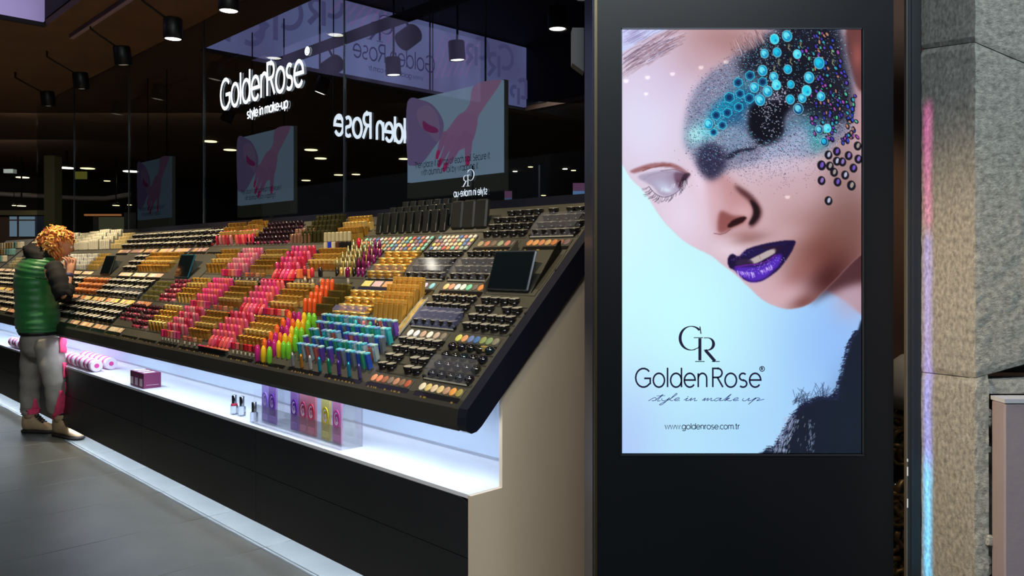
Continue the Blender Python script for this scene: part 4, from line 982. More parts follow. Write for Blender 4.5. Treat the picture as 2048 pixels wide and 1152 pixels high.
bgbox('thin_post', 1077, 1080, 330, 743, 10, .03, mat('dim_post', (70, 74, 76), .5), 'thin grey post far inside the stand', 'post')
pd = bgbox('pedestal', 500, 538, 402, 560, 6.9, .12, mat('olive_pedestal', (100, 96, 70), .6), 'olive pedestal under the dimmer hand display', 'pedestal')
# ------------------------------------------------------------------ make-up products
def pm(name, rgb, **k): return mat(name, rgb, **k)
m_pot = pm('pot_black', (24, 22, 22), rough=.22, coat=.4); m_lid = pm('lid_gloss', (60, 56, 52), rough=.12, metal=.6)
m_lidb = pm('lid_bright', (190, 188, 180), rough=.25, metal=.8)
GOLD = [pm('gold_a', (218, 174, 84), rough=.32, metal=.75), pm('gold_b', (196, 148, 66), rough=.34, metal=.75), pm('gold_c', (240, 208, 124), rough=.3, metal=.65)]
m_oliveg = pm('olive_gold', (150, 136, 66), rough=.36, metal=.5)
def gloss_m(n, c): return pm('gloss_' + n, c, rough=.18, coat=.7)
PINKS = [('rose', (214, 84, 118)), ('coral', (226, 96, 96)), ('mauve', (190, 110, 130)), ('hot pink', (222, 62, 124)), ('dusty pink', (206, 132, 134)), ('crimson', (190, 40, 66))]
MESH = {}
def tube_mesh(key, w_, d_, h_, mats, cut=.6, bev=.003, cap_w=None):
    if key not in MESH:
        g = MB(); g.cur = 0; g.box(-w_ / 2, w_ / 2, -d_ / 2, d_ / 2, 0, h_ * cut, bev)
        g.cur = 1; cw = (cap_w or w_ * 1.04); g.box(-cw / 2, cw / 2, -d_ / 2 * 1.04, d_ / 2 * 1.04, h_ * cut + .0008, h_, bev)
        MESH[key] = g.data(key, mats)
    return MESH[key]
def lathe_mesh(key, profs, mats, n=12):
    if key not in MESH:
        g = MB()
        for i, pr in enumerate(profs): g.cur = i; g.lathe(pr, n)
        MESH[key] = g.data(key, mats)
    return MESH[key]
def split_mesh(key, parts):
    """parts: list of (name, builder mesh key)"""
    return parts
ROWN = ['bottom tray row', 'second tray row', 'third tray row', 'top tray row']
ORD = ['first', 'second', 'third', 'fourth', 'fifth', 'sixth', 'seventh', 'eighth', 'ninth', 'tenth', 'eleventh', 'twelfth', 'thirteenth', 'fourteenth', 'fifteenth', 'sixteenth', 'seventeenth', 'eighteenth', 'nineteenth', 'twentieth']
CW = .32; V0 = [-.01, .17, .37, .57]
rack_parent = tray
STEP_N = 4; SP = .034
def where(c, r):
    return '%s, %s' % (ROWN[r], ORD[int(c)] + ' bay from right' if c < 20 else 'far left bays')
def rack(c, r, wc=1, n=STEP_N, sp=SP, off=.055):
    """stepped holder moulded into the tray"""
    u0 = c * CW + .012 if c else .03; u1 = (c + wc) * CW - .012; v = V0[r]
    pf = [(v + off - .003, zt(v + off) - .03), (v + off - .003, zt(v + off))]
    for k in range(n):
        a = v + off + k * sp; pf += [(a, zt(a) + .006), (a + sp, zt(a) + .006)]
    pf += [(v + off + n * sp, zt(v + off + n * sp) - .03)]
    g = MB(); g.prism(pf, -u1, -u0, 0, UF); child(g, 'stepped_rack', m_tray, tray)
    return u0, u1
m_rail2 = pm('label_black', (22, 22, 22), rough=.25, coat=.5)
def label_rail(c, r, wc=1, marks=True, col=(205, 170, 90)):
    u0 = c * CW + .02; u1 = (c + wc) * CW - .02; v = V0[r] + .002; 
    if c == 0: u0 = .04
    g = MB(); P = [(v - .012, zt(v) - .012), (v + .004, zt(v) - .012), (v + .008, zt(v) + .010), (v + .0045, zt(v) + .012)]
    g.prism(P, -u1, -u0, 0, UF); o = child(g, 'label_rail', m_rail2, tray)
    if marks:
        g = MB(); rr_ = random.Random(c * 7 + r); x = u1 - .02
        while x > u0 + .03:
            wq = rr_.uniform(.006, .018)
            if rr_.random() < .6:
                g.poly([W(x, v - .0125 + .003, zt(v) - .012 + .006), W(x - wq, v - .0095, zt(v) - .006), W(x - wq, v - .0065, zt(v) - .0), W(x, v - .0065, zt(v) - .0)])
            x -= wq + rr_.uniform(.004, .02)
        if g.v: child(g, 'label_print', pm('label_gold', col, rough=.3, metal=.6), tray)
STEP = [None]
def stepped(label): return label + ', %s step' % STEP[0] if STEP[0] and 'row' in label and len(label.split()) < 15 else label
def grid(c, r, nx, rows, wc=1, sp=SP, off=.055, jit=.002, x0=None, x1=None):
    u0 = c * CW + .018 if c else .035; u1 = (c + wc) * CW - .018
    if x0 is not None: u0, u1 = x0, x1
    for k in range(rows):
        for i in range(nx):
            u = u1 - (i + .5) * (u1 - u0) / nx + random.uniform(-jit, jit)
            a = V0[r] + off + k * sp; STEP[0] = ['front', 'second', 'third', 'fourth', 'back'][k]; yield k, i, u, a + sp * .5, zt(a) + .006
    STEP[0] = None
def put(me, name, label, cat, group, u, v, z, rz=0, tilt=0, side=0):
    o = inst(me, name, None, W(u, v, z), (tilt, side, YAW + rz)); tag(o, stepped(label), cat, group); return o
def put2(parts, name, label, cat, group, u, v, z, rz=0, tilt=0, side=0):
    o = empty(name, W(u, v, z)); o.rotation_euler = (tilt, side, YAW + rz); tag(o, stepped(label), cat, group)
    for nm, me_ in parts: inst(me_, nm, o)
    return o
def mesh_of(key, mats, fn):
    if key not in MESH:
        g = MB(); fn(g); MESH[key] = g.data(key, mats)
    return MESH[key]
cnt = {}
# --- swatch strips with seven powder pans
PAN = mesh_of('powder_pan', [None], lambda g: g.lathe([(.0155, -.002), (.0165, .0015), (.014, .0028), (.002, .0034)], 14)) if False else None
def pan_mesh(rgb):
    key = 'pan_%d_%d_%d' % rgb
    return mesh_of(key, pm(key, rgb, rough=.75, var=.12, scale=90), lambda g: g.lathe([(.0165, -.002), (.0165, .0015), (.0145, .003), (.002, .0036)], 14))
m_pin = pm('pin_black', (14, 14, 14), rough=.2)
def swatches(c, r, cols, wc=1, v_off=.028, rect=False):
    u0 = c * CW + .03 if c else .045; u1 = (c + wc) * CW - .025; v = V0[r] + v_off
    so = empty('swatch_strip', (0, 0, 0)); so.parent = tray; so.matrix_parent_inverse = tray.matrix_basis.inverted()
    so.location = W(u1, v, zt(v)); so.rotation_euler = (0, 0, YAW)
    # slope frame: x along the strip, y up the slope
    Rm = Matrix.Rotation(SL, 4, 'X')
    L = u1 - u0
    g = MB(); g.box(-.002, L + .002, -.022, .022, .0005, .004, .0012, Rm); g.build('swatch_plate', m_tray, so)
    n = len(cols)
    for i, cc in enumerate(cols):
        o = inst(pan_mesh(cc) if not rect else bar_mesh(cc, L / n * .82), 'powder_pan', so, Rm @ Vector(((i + .5) * L / n, 0, .0045)), (SL, 0, 0)); o.scale = (1, 1.12, 1) if not rect else (1, 1, 1)
    return so
def bar_mesh(rgb, w_):
    key = 'bar_%d_%d_%d_%d' % (rgb + (int(w_ * 1e4),))
    return mesh_of(key, pm('bar_%d_%d_%d' % rgb, rgb, rough=.55, var=.06, scale=60), lambda g: g.box(-w_ / 2, w_ / 2, -.019, .019, -.001, .0025, .0012))
m_acr = clear('acrylic_cover', (252, 252, 253), .28, .07, (190, 195, 215), rough=.10); m_acrb = clear('acrylic_blue', (226, 230, 245), .28, .2, (140, 148, 196), rough=.12)
def cover(c, r, m=None, v_a=.052, v_b=.115, h=.05, wc=1):
    u0 = c * CW + .02 if c else .05; u1 = (c + wc) * CW - .02; a = V0[r] + v_a; b_ = V0[r] + v_b
    o = empty('acrylic_cover', W((u0 + u1) / 2, a, zt(a))); tag(o, 'clear hinged acrylic cover over the testers, ' + where(c, r), 'cover', None)
    g = MB(); h0 = zt(a) + .008; P1 = [W(u1, a, h0), W(u0, a, h0), W(u0, a + .004, h0 + h * .85), W(u1, a + .004, h0 + h * .85)]
    P2 = [W(u1, a + .004, h0 + h * .85), W(u0, a + .004, h0 + h * .85), W(u0, b_, zt(b_) + h), W(u1, b_, zt(b_) + h)]
    g.poly(P1); g.poly(P2)
    for uu in (u0, u1): g.poly([W(uu, a, h0), W(uu, a + .004, h0 + h * .85), W(uu, b_, zt(b_) + h), W(uu, b_, zt(b_) + .008)])
    s = child(g, 'cover_shell', m or m_acr, o)
    g = MB(); g.ubox(u0, u1, a - .002, a + .001, h0 - .001, h0 + .004); child(g, 'bright_edge', pm('acrylic_edge', (170, 170, 160), rough=.3), o)
    g = MB()
    for uu in (u0 - .004, u1 + .004): g.lathe([(.007, -.004), (.008, 0), (.007, .004)], 10, Matrix.Translation(W(uu, a + .004, h0 + .008)) @ Matrix.Rotation(YAW, 4, 'Z') @ Matrix.Rotation(PI / 2, 4, 'Y'))
    child(g, 'hinge_knob', m_pin, o)
# --- pots
POTB = mesh_of('pot_jar', m_pot, lambda g: g.lathe([(.0185, 0), (.0205, .002), (.0205, .017), (.019, .018)], 16))
POTL = mesh_of('pot_lid', m_pot, lambda g: (g.lathe([(.0215, .0185), (.0222, .020), (.0222, .029), (.0212, .0305)], 16)))
POTT = mesh_of('pot_lid_top', m_lidb, lambda g: g.lathe([(.0206, .0307), (.0200, .0315)], 16))
def potlid():
    if 'potlid' not in MESH:
        g = MB(); g.cur = 0; g.lathe([(.0230, .0185), (.0238, .020), (.0238, .030), (.0228, .0315)], 16); g.cur = 1; g.lathe([(.0216, .0316), (.0206, .0324)], 16)
        MESH['potlid'] = g.data('potlid', [m_pot, pm('lid_disc', (168, 166, 154), rough=.28, metal=.0)])  # pale top disc paints the lamplight reflected on the black lid
    return MESH['potlid']
def pots(c, r, rows=4, nx=5, skip=(), start=0, wc=1):
    lb = 'round black lidded eyeshadow pot, ' + where(c, r)
    for k, i, u, v, z in grid(c, r, nx, rows, wc):
        if k < start or (k, i) in skip: continue
        put2([('jar', POTB), ('lid', potlid())], 'eyeshadow_pot', lb, 'pot', 'black pots, ' + where(c, r), u, v, z, 0, .10 + random.uniform(-.03, .03), random.uniform(-.03, .03))
def balls(c, r):
    lb = 'glossy dark ball-shaped eyeshadow pot, ' + where(c, r)
    cols = [(16, 16, 26), (20, 20, 22), (30, 30, 22), (18, 30, 36), (24, 18, 24)]
    for k, i, u, v, z in grid(c, r, 5, 4):
        cc = cols[(k * 3 + i) % 5]
        b = mesh_of('ball_%d' % ((k * 3 + i) % 5), pm('ball_%d' % ((k * 3 + i) % 5), cc, rough=.08, coat=1), lambda g: g.lathe([(.010, 0), (.018, .005), (.0215, .014), (.0195, .024), (.012, .0305), (.001, .033)], 18))
        put(b, 'ball_pot', lb, 'pot', 'dark ball pots', u, v, z)
# --- gold square lipsticks
def golds(c, r, nx=6, rows=4, h=.058, variant=0, wc=1, label='square gold lipstick case', start=0, x0=None, x1=None, red=0, w_=.024):
    lb = label + ', ' + where(c, r)
    for k, i, u, v, z in grid(c, r, nx, rows, wc, x0=x0, x1=x1):
        if k < start: continue
        gm = GOLD[(k + variant) % 3]; key = 'goldcase_%d_%d_%d' % ((k + variant) % 3, int(h * 1000), int(w_ * 1000))
        me_ = tube_mesh(key, w_, w_ * .95, h, [gm, GOLD[(k + variant + 1) % 3]], .62, .0022)
        if c <= 6:
            kb_ = mesh_of(key + 'b', gm, lambda g: g.box(-w_ / 2, w_ / 2, -w_ / 2, w_ / 2, 0, h * .6, .0022)); kc = mesh_of(key + 'c', GOLD[(k + variant + 1) % 3], lambda g: g.box(-w_ / 2 * 1.05, w_ / 2 * 1.05, -w_ / 2 * 1.05, w_ / 2 * 1.05, h * .605, h, .0024))
            put2([('case', kb_), ('cap', kc)], 'lipstick', lb, 'lipstick', 'gold lipsticks, ' + where(c, r), u, v, z, 0, .2)
        else: put(me_, 'lipstick', lb, 'lipstick', 'gold lipsticks, ' + where(c, r), u, v, z, 0, .2)
# --- lip glosses: coloured rounded tubes
def gloss_mesh(i, h=.078, rgb=None, nm=None, r=.0115):
    nm = nm or PINKS[i][0]; rgb = rgb or PINKS[i][1]
    return mesh_of('gloss_%s_%d' % (nm, int(h * 1000)), [gloss_m(nm.replace(' ', '_'), rgb), GOLD[2]], lambda g: (g.lathe([(r, .0), (r, h * .25), (r * 1.02, h * .75), (r * .85, h * .92), (r * .45, h * .99), (.001, h)], 10)))
def glosses(c, r, pal, nx=6, rows=4, h=.07, label='pink lip gloss tube', wc=1, start=0, x0=None, x1=None):
    for k, i, u, v, z in grid(c, r, nx, rows, wc, x0=x0, x1=x1):
        if k < start: continue
        q = pal[(i * 2 + k * 3 + (i * k) % 2) % len(pal)]
        put(gloss_mesh(q, h), 'lip_gloss', label.replace('pink', PINKS[q][0]) + ', ' + where(c, r), 'lip gloss', '%s lip glosses, ' % PINKS[q][0] + where(c, r), u, v, z, 0, .16)
# --- fan of coloured tongue-shaped testers leaning on the rack front with gold feet
def tongues(c, r, pal, nx=6):
    u0 = c * CW + .02; u1 = (c + 1) * CW - .02
    for i in range(nx):
        u = u1 - (i + .5) * (u1 - u0) / nx; v = V0[r] + .026; q = pal[i % len(pal)]
        o = empty('lip_tester', W(u, v, zt(v) + .002)); o.rotation_euler = (-.42, .12, YAW); tag(o, '%s tongue-shaped lip gloss tester with gold foot, ' % PINKS[q][0] + where(c, r), 'tester', '%s tongue testers, ' % PINKS[q][0] + where(c, r))
        inst(mesh_of('tongue_%d' % q, gloss_m(PINKS[q][0].replace(' ', '_'), PINKS[q][1]), lambda g: g.lathe([(.008, .010), (.0125, .02), (.014, .045), (.011, .066), (.005, .074), (.001, .076)], 12)), 'tester_body', o)
        inst(mesh_of('tongue_foot', GOLD[2], lambda g: g.lathe([(.008, 0), (.0095, .003), (.0095, .009), (.007, .0102)], 10)), 'gold_foot', o)
def tubes_front(c, r, cols, names, h=.05, x0=None, x1=None, neck=True):
    """front row of small filled testers with white necks"""
    u0 = c * CW + .02 if x0 is None else x0; u1 = (c + 1) * CW - .02 if x1 is None else x1; n = len(cols)
    for i, (cc, nm) in enumerate(zip(cols, names)):
        u = u1 - (i + .5) * (u1 - u0) / n; v = V0[r] + .022
        o = empty('filled_tester', W(u, v, zt(v) + .001)); o.rotation_euler = (0, 0, YAW); tag(o, '%s filled tester vial on a pale foot, ' % nm + where(c, r), 'tester', '%s vials, ' % nm + where(c, r))
        inst(mesh_of('vial_%d_%d_%d' % cc, gloss_m('vial_%d_%d_%d' % cc, cc), lambda g: g.box(-.0125, .0125, -.010, .010, .022, .022 + h * .75, .004)), 'vial', o)
        inst(mesh_of('vial_foot', pm('pale_gold', (222, 206, 170), rough=.35, metal=.3), lambda g: g.lathe([(.006, 0), (.007, .002), (.0055, .0215)], 8)), 'foot', o)
def red_bar(c, r, cols, label):
    """flat lacquered colour bar lying across the front of the bay"""
    u0 = c * CW + .0; u1 = (c + 1) * CW + .04; v = V0[r] + .012; n = len(cols)
    o = empty('colour_bar', W((u0 + u1) / 2, v, zt(v))); tag(o, label, 'tester')
    for i, cc in enumerate(cols):
        a = u1 - i * (u1 - u0) / n; g = MB(); g.ubox(a - (u1 - u0) / n, a, v - .012, v + .008, zt(v) + .018, zt(v) + .027, .003); child(g, 'colour_segment', gloss_m('bar_%d_%d_%d' % cc, cc), o)
    g = MB(); g.ubox(u0 + .01, u1 - .01, v - .010, v + .006, zt(v) - .004, zt(v) + .0175); child(g, 'bar_base', m_rail2, o)
# --- small pink/dark cubes and nail bottles
def bottles(c, r, pal, name, nx=6, rows=4, label='', wc=1, capc=(20, 12, 14), start=0, h=.05, x0=None, x1=None):
    for k, i, u, v, z in grid(c, r, nx, rows, wc, jit=.004, x0=x0, x1=x1):
        if k < start: continue
        cc = pal[(i * 5 + k * 3) % len(pal)]
        me_ = mesh_of('nail_%d_%d_%d_%d' % (cc + (int(h * 1000),)), [gloss_m('nail_%d_%d_%d' % cc, cc), pm('cap_%d_%d_%d' % capc, capc, rough=.15, coat=.6)],
                      lambda g: (g.lathe([(.014, 0), (.0175, .004), (.0175, .016), (.012, .022)], 12), setattr(g, 'cur', 1), g.lathe([(.009, .0225), (.0115, .024), (.013, h * .8), (.009, h), (.001, h + .001)], 12)))
        put(me_, name, label + ', ' + where(c, r), 'bottle' if 'bottle' in name else 'pot', label + ', ' + where(c, r), u, v, z)
def boxes(c, r, rgb, nx, rows, w_, h, name, label, cat, wc=1, rough=.5, metal=0, start=0, jit=.002, x0=None, x1=None, tilt=0):
    me_ = mesh_of('%s_%d_%d_%d_%d_%d' % ((name,) + rgb + (int(w_ * 1000), int(h * 1000))), [pm('%s_%d_%d_%d' % ((name,) + rgb), rgb, rough=rough, metal=metal), pm('%s_top_%d_%d_%d' % ((name,) + rgb), tuple(min(255, int(q * 1.15) + 10) for q in rgb), rough=rough * .8, metal=metal)],
                  lambda g: (g.box(-w_ / 2, w_ / 2, -.012, .012, 0, h * .8, .002), setattr(g, 'cur', 1), g.box(-w_ / 2 * .96, w_ / 2 * .96, -.0115, .0115, h * .8 + .0005, h, .002)))
    for k, i, u, v, z in grid(c, r, nx, rows, wc, jit=jit, x0=x0, x1=x1):
        if k < start: continue
        put(me_, name, label + ', ' + where(c, r), cat, label + ', ' + where(c, r), u, v, z, 0, tilt)
def compacts(c, r, rows=3, nx=3, wc=1, orange=False, top=None):
    rgb = (150, 84, 44) if orange else (20, 19, 18); tp = top or ((232, 150, 90) if orange else (206, 200, 184))  # pale top colour paints the spotlight reflection on the lid
    nm = 'orange' if orange else 'black'
    me_ = mesh_of('compact_%d_%d_%d' % tp, [pm('compact_' + nm, rgb, rough=.25, coat=.3), pm('compact_top_%d_%d_%d' % tp, tp, rough=.35, metal=.0)],
                  lambda g: (g.lathe([(.030, 0), (.034, .003), (.034, .034), (.032, .036)], 16), setattr(g, 'cur', 1), g.lathe([(.0305, .0362), (.029, .0382)], 16)))
    for k, i, u, v, z in grid(c, r, nx, rows, wc, sp=.045):
        put(me_, 'powder_compact', 'round %s powder compact with shiny lid, ' % nm + where(c, r), 'compact', '%s compacts, ' % nm + where(c, r), u, v, z + .004, 0, .26)

# ---------------------------------------------------------------- fill the bays
BE = lambda *a: list(a)
for r in range(4):      # racks everywhere except under the tablets
    for c in range(28):
        if (c, r) in ((0, 2), (10, 2), (11, 2), (15, 2), (16, 2)): continue
        if c >= 11: rack(c, r, 1, 3, .045)
        else: rack(c, r)
        if c < 14 or c % 2 == 0: label_rail(c, r, 1, c < 12)
# column 0 and 1, right-hand end
swatches(0, 0, BE((222, 214, 190), (206, 186, 120), (212, 190, 160), (208, 184, 130), (176, 140, 116), (216, 150, 76), (150, 138, 70)))
balls(0, 0); cover(0, 0, None, .05, .10)
swatches(1, 0, BE((206, 140, 106), (214, 128, 96), (150, 92, 70), (120, 104, 96), (176, 128, 104), (128, 96, 74), (168, 84, 60))); pots(1, 0, skip=((0, 2), (1, 2)))
swatches(0, 1, BE((196, 196, 96), (206, 150, 100), (96, 116, 160), (66, 104, 156), (128, 140, 84), (116, 140, 96), (120, 116, 100))); pots(0, 1, skip=((2, 2), (3, 4)))
swatches(1, 1, BE((214, 216, 220), (206, 214, 226), (176, 150, 134), (222, 216, 206), (176, 158, 144), (120, 112, 98))); pots(1, 1); cover(1, 1, m_acrb, .05, .10, .045)
swatches(1, 2, BE((226, 180, 130), (198, 140, 118), (206, 222, 222), (206, 224, 212), (110, 190, 160), (96, 92, 84), (206, 130, 66))); pots(1, 2); cover(1, 2)
swatches(2, 2, BE((222, 226, 232), (216, 220, 230), (222, 222, 232), (190, 176, 216), (120, 178, 200))); pots(2, 2); cover(2, 2)
swatches(0, 3, BE((190, 130, 80), (196, 140, 88), (180, 120, 80), (176, 140, 90), (170, 106, 60), (120, 80, 66), (100, 84, 84))); pots(0, 3, skip=((3, 1),)); cover(0, 3, None, .05, .12, .05)
swatches(1, 3, BE((150, 136, 108), (168, 110, 84), (110, 92, 78), (140, 150, 120), (176, 116, 104), (110, 100, 96))); pots(1, 3, skip=((3, 0),))
# gold square-edged tile plate beside the label, bottom of the second row
g = MB(); g.ubox(.05, .115, .155, .175, zt(.155) + .008, zt(.175) + .010, .002); o = g.build('price_tile', GOLD[2]); tag(o, 'small gold framed price tile on the tray rail, near the right end', 'tag')
g = MB(); g.ubox(.062, .103, .160, .170, zt(.16) + .0195, zt(.17) + .0115, 0); o2 = g.build('tile_window', m_pin); o2.parent = o
# tablets
def tablet(u0, u1, va, vb, label, rim=(40, 46, 54), tilt_in=0):
    o = empty('tablet', W((u0 + u1) / 2, va, zt(va))); tag(o, label, 'tablet')
    L = u1 - u0; Ls = .172; TA = math.radians(72)
    Mx = Matrix.Translation(W(u1, va, zt(va) + .006)) @ Matrix.Rotation(YAW, 4, 'Z') @ Matrix.Rotation(TA, 4, 'X')
    g = MB(); g.box(0, L, 0, Ls, 0, .012, .005, Mx); child(g, 'tablet_body', pm('tablet_rim_%d' % rim[2], rim, rough=.25, metal=.4), o)
    g = MB(); g.box(.008, L - .008, .008, Ls - .008, .0122, .0132, 0, Mx); child(g, 'tablet_screen', pm('tablet_glass', (14, 22, 26), rough=.08, coat=.5), o)
    for uu in (u0 + .05, u1 - .06): g = MB(); g.prism([(va + .012, zt(va + .012) - .004), (va + .13, zt(va + .13) - .004), (va + .05, zt(va) + .13)], -uu - .006, -uu + .006, 0, UF); child(g, 'tablet_bracket', pm('grey_stand', (96, 100, 92), rough=.4), o)
    return o
g = MB(); slab(g, .035, .62 - .3, .375, .565, -.004, .0); child(g, 'tablet_plate', m_tray, tray)
tablet(.075, .315, .385, .556, 'large dark tablet leaning on the tray, near the right end', (60, 66, 74))
g = MB(); slab(g, .318, .33, .375, .565, -.05, -.0); slab(g, .03, .06, .40, .545, -.004, .0); child(g, 'tablet_cheek', m_tray, tray)
g = MB(); g.prism([(.385, zt(.385) + .004), (.556, zt(.556) + .004), (.556, zt(.556) + .05), (.54, zt(.54) + .055)], -.066, -.060, 0, UF); child(g, 'cable_wedge', m_pin, tray)
g = MB()
for uu in (.0,): 
    for vq in (.22, .30, .47): g.lathe([(.006, 0), (.005, .003)], 10, Matrix.Translation(W(uu + .01, vq, zt(vq) + .012)) @ Matrix.Rotation(YAW, 4, 'Z') @ Matrix.Rotation(SL, 4, 'X'))
child(g, 'screw_head', pm('screw_dark', (50, 50, 46), rough=.4, metal=.6), tray)
for (c, ulo, uhi, lb) in ((10, 3.36, 3.60, 'black tablet with bluish edge, middle of the tray'), (15, 4.97, 5.21, 'dark tablet leaning far along the tray, near the shopper')):
    g = MB(); slab(g, c * CW + .01, (c + 2) * CW - .01, .375, .56, -.008, .0); child(g, 'tablet_plate', m_tray, tray)
    t = tablet(ulo, uhi, .385, .550, lb, (34, 96, 120) if c == 10 else (70, 74, 64))
# black palettes with many pans at the top row
def multipans(c, wc, rows, n, seed, lb):
    rg = random.Random(seed); u0 = c * CW + .015; u1 = (c + wc) * CW - .015; v0_ = V0[3] - .004
    o = empty('pan_palette', W((u0 + u1) / 2, v0_, zt(v0_))); o.rotation_euler = (0, 0, 0); tag(o, lb, 'palette')
    Mx = Matrix.Translation(W(u1, v0_, zt(v0_) + .004)) @ Matrix.Rotation(YAW, 4, 'Z') @ Matrix.Rotation(SL, 4, 'X'); L = u1 - u0
    g = MB(); g.box(0, L, 0, .10, 0, .004, .001, Mx); child(g, 'palette_tray', m_tray, o)
    cols = [(206, 196, 120), (150, 168, 160), (196, 132, 120), (86, 116, 170), (216, 200, 190), (132, 110, 120), (206, 140, 96), (120, 190, 180), (170, 130, 150), (210, 210, 214), (96, 150, 170), (190, 90, 84), (216, 186, 160)]
    for j in range(rows):
        for i in range(n):
            p = Mx @ Vector(((i + .5) * L / n, .014 + j * .026, .0045)); q = inst(pan_mesh(cols[rg.randrange(13)]), 'powder_pan', o); q.matrix_parent_inverse = o.matrix_basis.inverted()
            q.location = p; q.rotation_euler = (SL, 0, YAW); q.scale = (.72, .72, 1)
multipans(2, 1, 4, 9, 4, 'colourful eyeshadow palette of many small pans, top row, right one')
multipans(3, 2, 4, 17, 8, 'wide eyeshadow palette of many small pans, top row, left one')
# tall black packs behind the palettes
def blackpacks():
    for k in range(3):
        for i in range(9 - k):
            u = .93 + .62 * (i + .5) / 9 + k * .0; v = V0[3] + .105 + .035 * k; w_ = .048
            me_ = mesh_of('blackpack', [pm('pack_black', (30, 32, 30), rough=.3, coat=.3), pm('pack_stripe', (140, 130, 120), rough=.3)], lambda g: (g.box(-w_ / 2, w_ / 2, -.009, .009, 0, .115, .003), setattr(g, 'cur', 1), g.box(w_ / 2 - .004, w_ / 2 - .0015, -.0105, -.0095, .006, .045)))
            put(me_, 'mascara_pack', 'flat black mascara pack behind the wide palette, %s rank of the top tray row' % ['front', 'middle', 'rear'][k], 'pack', 'black mascara packs', u, v, zt(V0[3] + .09) + .012 + .03 * k, 0, -.12)
    for i in range(3):
        me_ = mesh_of('blackpouch', [pm('pouch_black', (34, 36, 34), rough=.4, var=.1), pm('pack_stripe', (140, 130, 120), rough=.3)], lambda g: (g.box(-.042, .042, -.014, .014, 0, .14, .008)))
        put(me_, 'cosmetic_pouch', 'broad black cosmetic pouch behind the right palette, %s of three' % ['rightmost', 'middle', 'leftmost'][i], 'pouch', 'black pouches', .69 + .088 * i, V0[3] + .115, zt(V0[3] + .10) + .012, 0, -.1)
blackpacks()
# bay 2 row 1: brushes, gold boxes leaning, gold leaf strip
def brushes():
    cols = [((30, 170, 190), 'turquoise'), ((110, 130, 150), 'grey blue'), ((214, 120, 120), 'salmon'), ((220, 120, 140), 'pink'), ((60, 170, 130), 'green'), ((196, 150, 76), 'amber'), ((30, 26, 26), 'black'), ((206, 190, 170), 'cream')]
    for i, (cc, nm) in enumerate(cols):
        u = .95 - .028 * i + .0; v = V0[1] - .01 + (i % 2) * .012
        o = empty('pencil', W(u, v, zt(v))); o.rotation_euler = (-.05, -.12 + .05 * (i % 3), YAW); tag(o, '%s capped eye pencil standing behind the iridescent lipsticks' % nm, 'pencil')
        inst(mesh_of('pencil_%s' % nm, gloss_m('pencil_' + nm.replace(' ', '_'), cc), lambda g: g.lathe([(.006, .030), (.008, .05), (.0095, .068), (.006, .075), (.001, .076)], 10)), 'pencil_cap', o)
        inst(mesh_of('pencil_stem', pm('pencil_dark', (60, 40, 34), rough=.4), lambda g: g.lathe([(.005, 0), (.0055, .0295)], 8)), 'pencil_stem', o)
brushes()
boxes(2, 1, (196, 152, 70), 6, 4, .026, .105, 'foundation_box', 'tall leaning gold foundation box', 'box', rough=.35, metal=.5, x0=.70, x1=.93, tilt=-.1)
cmp_g = None
def goldpots(c, r, nx=4, rows=4, x0=None, x1=None):
    me_ = mesh_of('goldpot', [GOLD[1], GOLD[2]], lambda g: (g.lathe([(.027, 0), (.030, .003), (.030, .026)], 16), setattr(g, 'cur', 1), g.lathe([(.0312, .0262), (.0316, .034), (.029, .036), (.026, .0362), (.001, .0362)], 16)))
    for k, i, u, v, z in grid(c, r, nx, rows, 1, x0=x0, x1=x1):
        put(me_, 'gold_powder_pot', 'round gold powder pot, ' + where(c, r), 'pot', 'gold pots, ' + where(c, r), u, v, z)
goldpots(3, 1); swatches(3, 1, BE((214, 190, 150), (216, 180, 140), (206, 160, 120), (196, 140, 100)), rect=True); cover(3, 1, None, .05, .075, .05)
goldpots(3, 2); swatches(3, 2, BE((206, 196, 120), (196, 170, 180), (206, 150, 110)), rect=True); cover(3, 2, None, .05, .075, .05)
g = MB(); slab(g, .655, .69, .185, .33, -.012, -.008); gl_ = g.build('gold_leaf_strip', pm('gold_leaf_card', (190, 170, 110), rough=.35, metal=.5, var=.3, scale=40)); tag(gl_, 'long clear strip holding gold leaf samples, lying up the tray', 'strip')
g = MB(); slab(g, .652, .655, .180, .335, -.016, -.006); slab(g, .69, .693, .180, .335, -.016, -.006); o = g.build('strip_edge', pm('acrylic_edge', (170, 170, 160))); o.parent = gl_
# bays 2-3 row 0: iridescent lipsticks
IR = [('teal', (60, 190, 200)), ('blue', (56, 96, 210)), ('violet', (120, 80, 190)), ('silver', (180, 205, 215)), ('green', (60, 170, 130)), ('grey', (120, 130, 140)), ('coral', (206, 110, 100))]
for k, i, u, v, z in grid(2, 0, 16, 5, 2, sp=.034, off=.045):
    nm, cc = IR[(i * 3 + k * 2 + (i // 3)) % 7]
    if random.random() < .04: continue
    b_ = mesh_of('irid_b_' + nm, pm('irid_' + nm, cc, rough=.3, metal=.45), lambda g: g.box(-.0105, .0105, -.0105, .0105, 0, .066, .002))
    ci = (i + 2 * k) % 3; t_ = mesh_of('irid_cap%d' % ci, [pm('irid_cap%d' % ci, [(110, 220, 245), (150, 190, 250), (190, 235, 235)][ci], rough=.3, metal=.3), pm('irid_capb', (120, 140, 220), rough=.15, metal=.9)], lambda g: g.box(-.0118, .0118, -.0118, .0118, .0665, .076, .002))
    put2([('case', b_), ('cap', t_)], 'holographic_lipstick', '%s holographic lipstick with shiny aqua cap, bottom row of the tray' % nm, 'lipstick', '%s holographic lipsticks' % nm, u, v, z, random.uniform(-.15, .15), .2, random.uniform(-.08, .08))
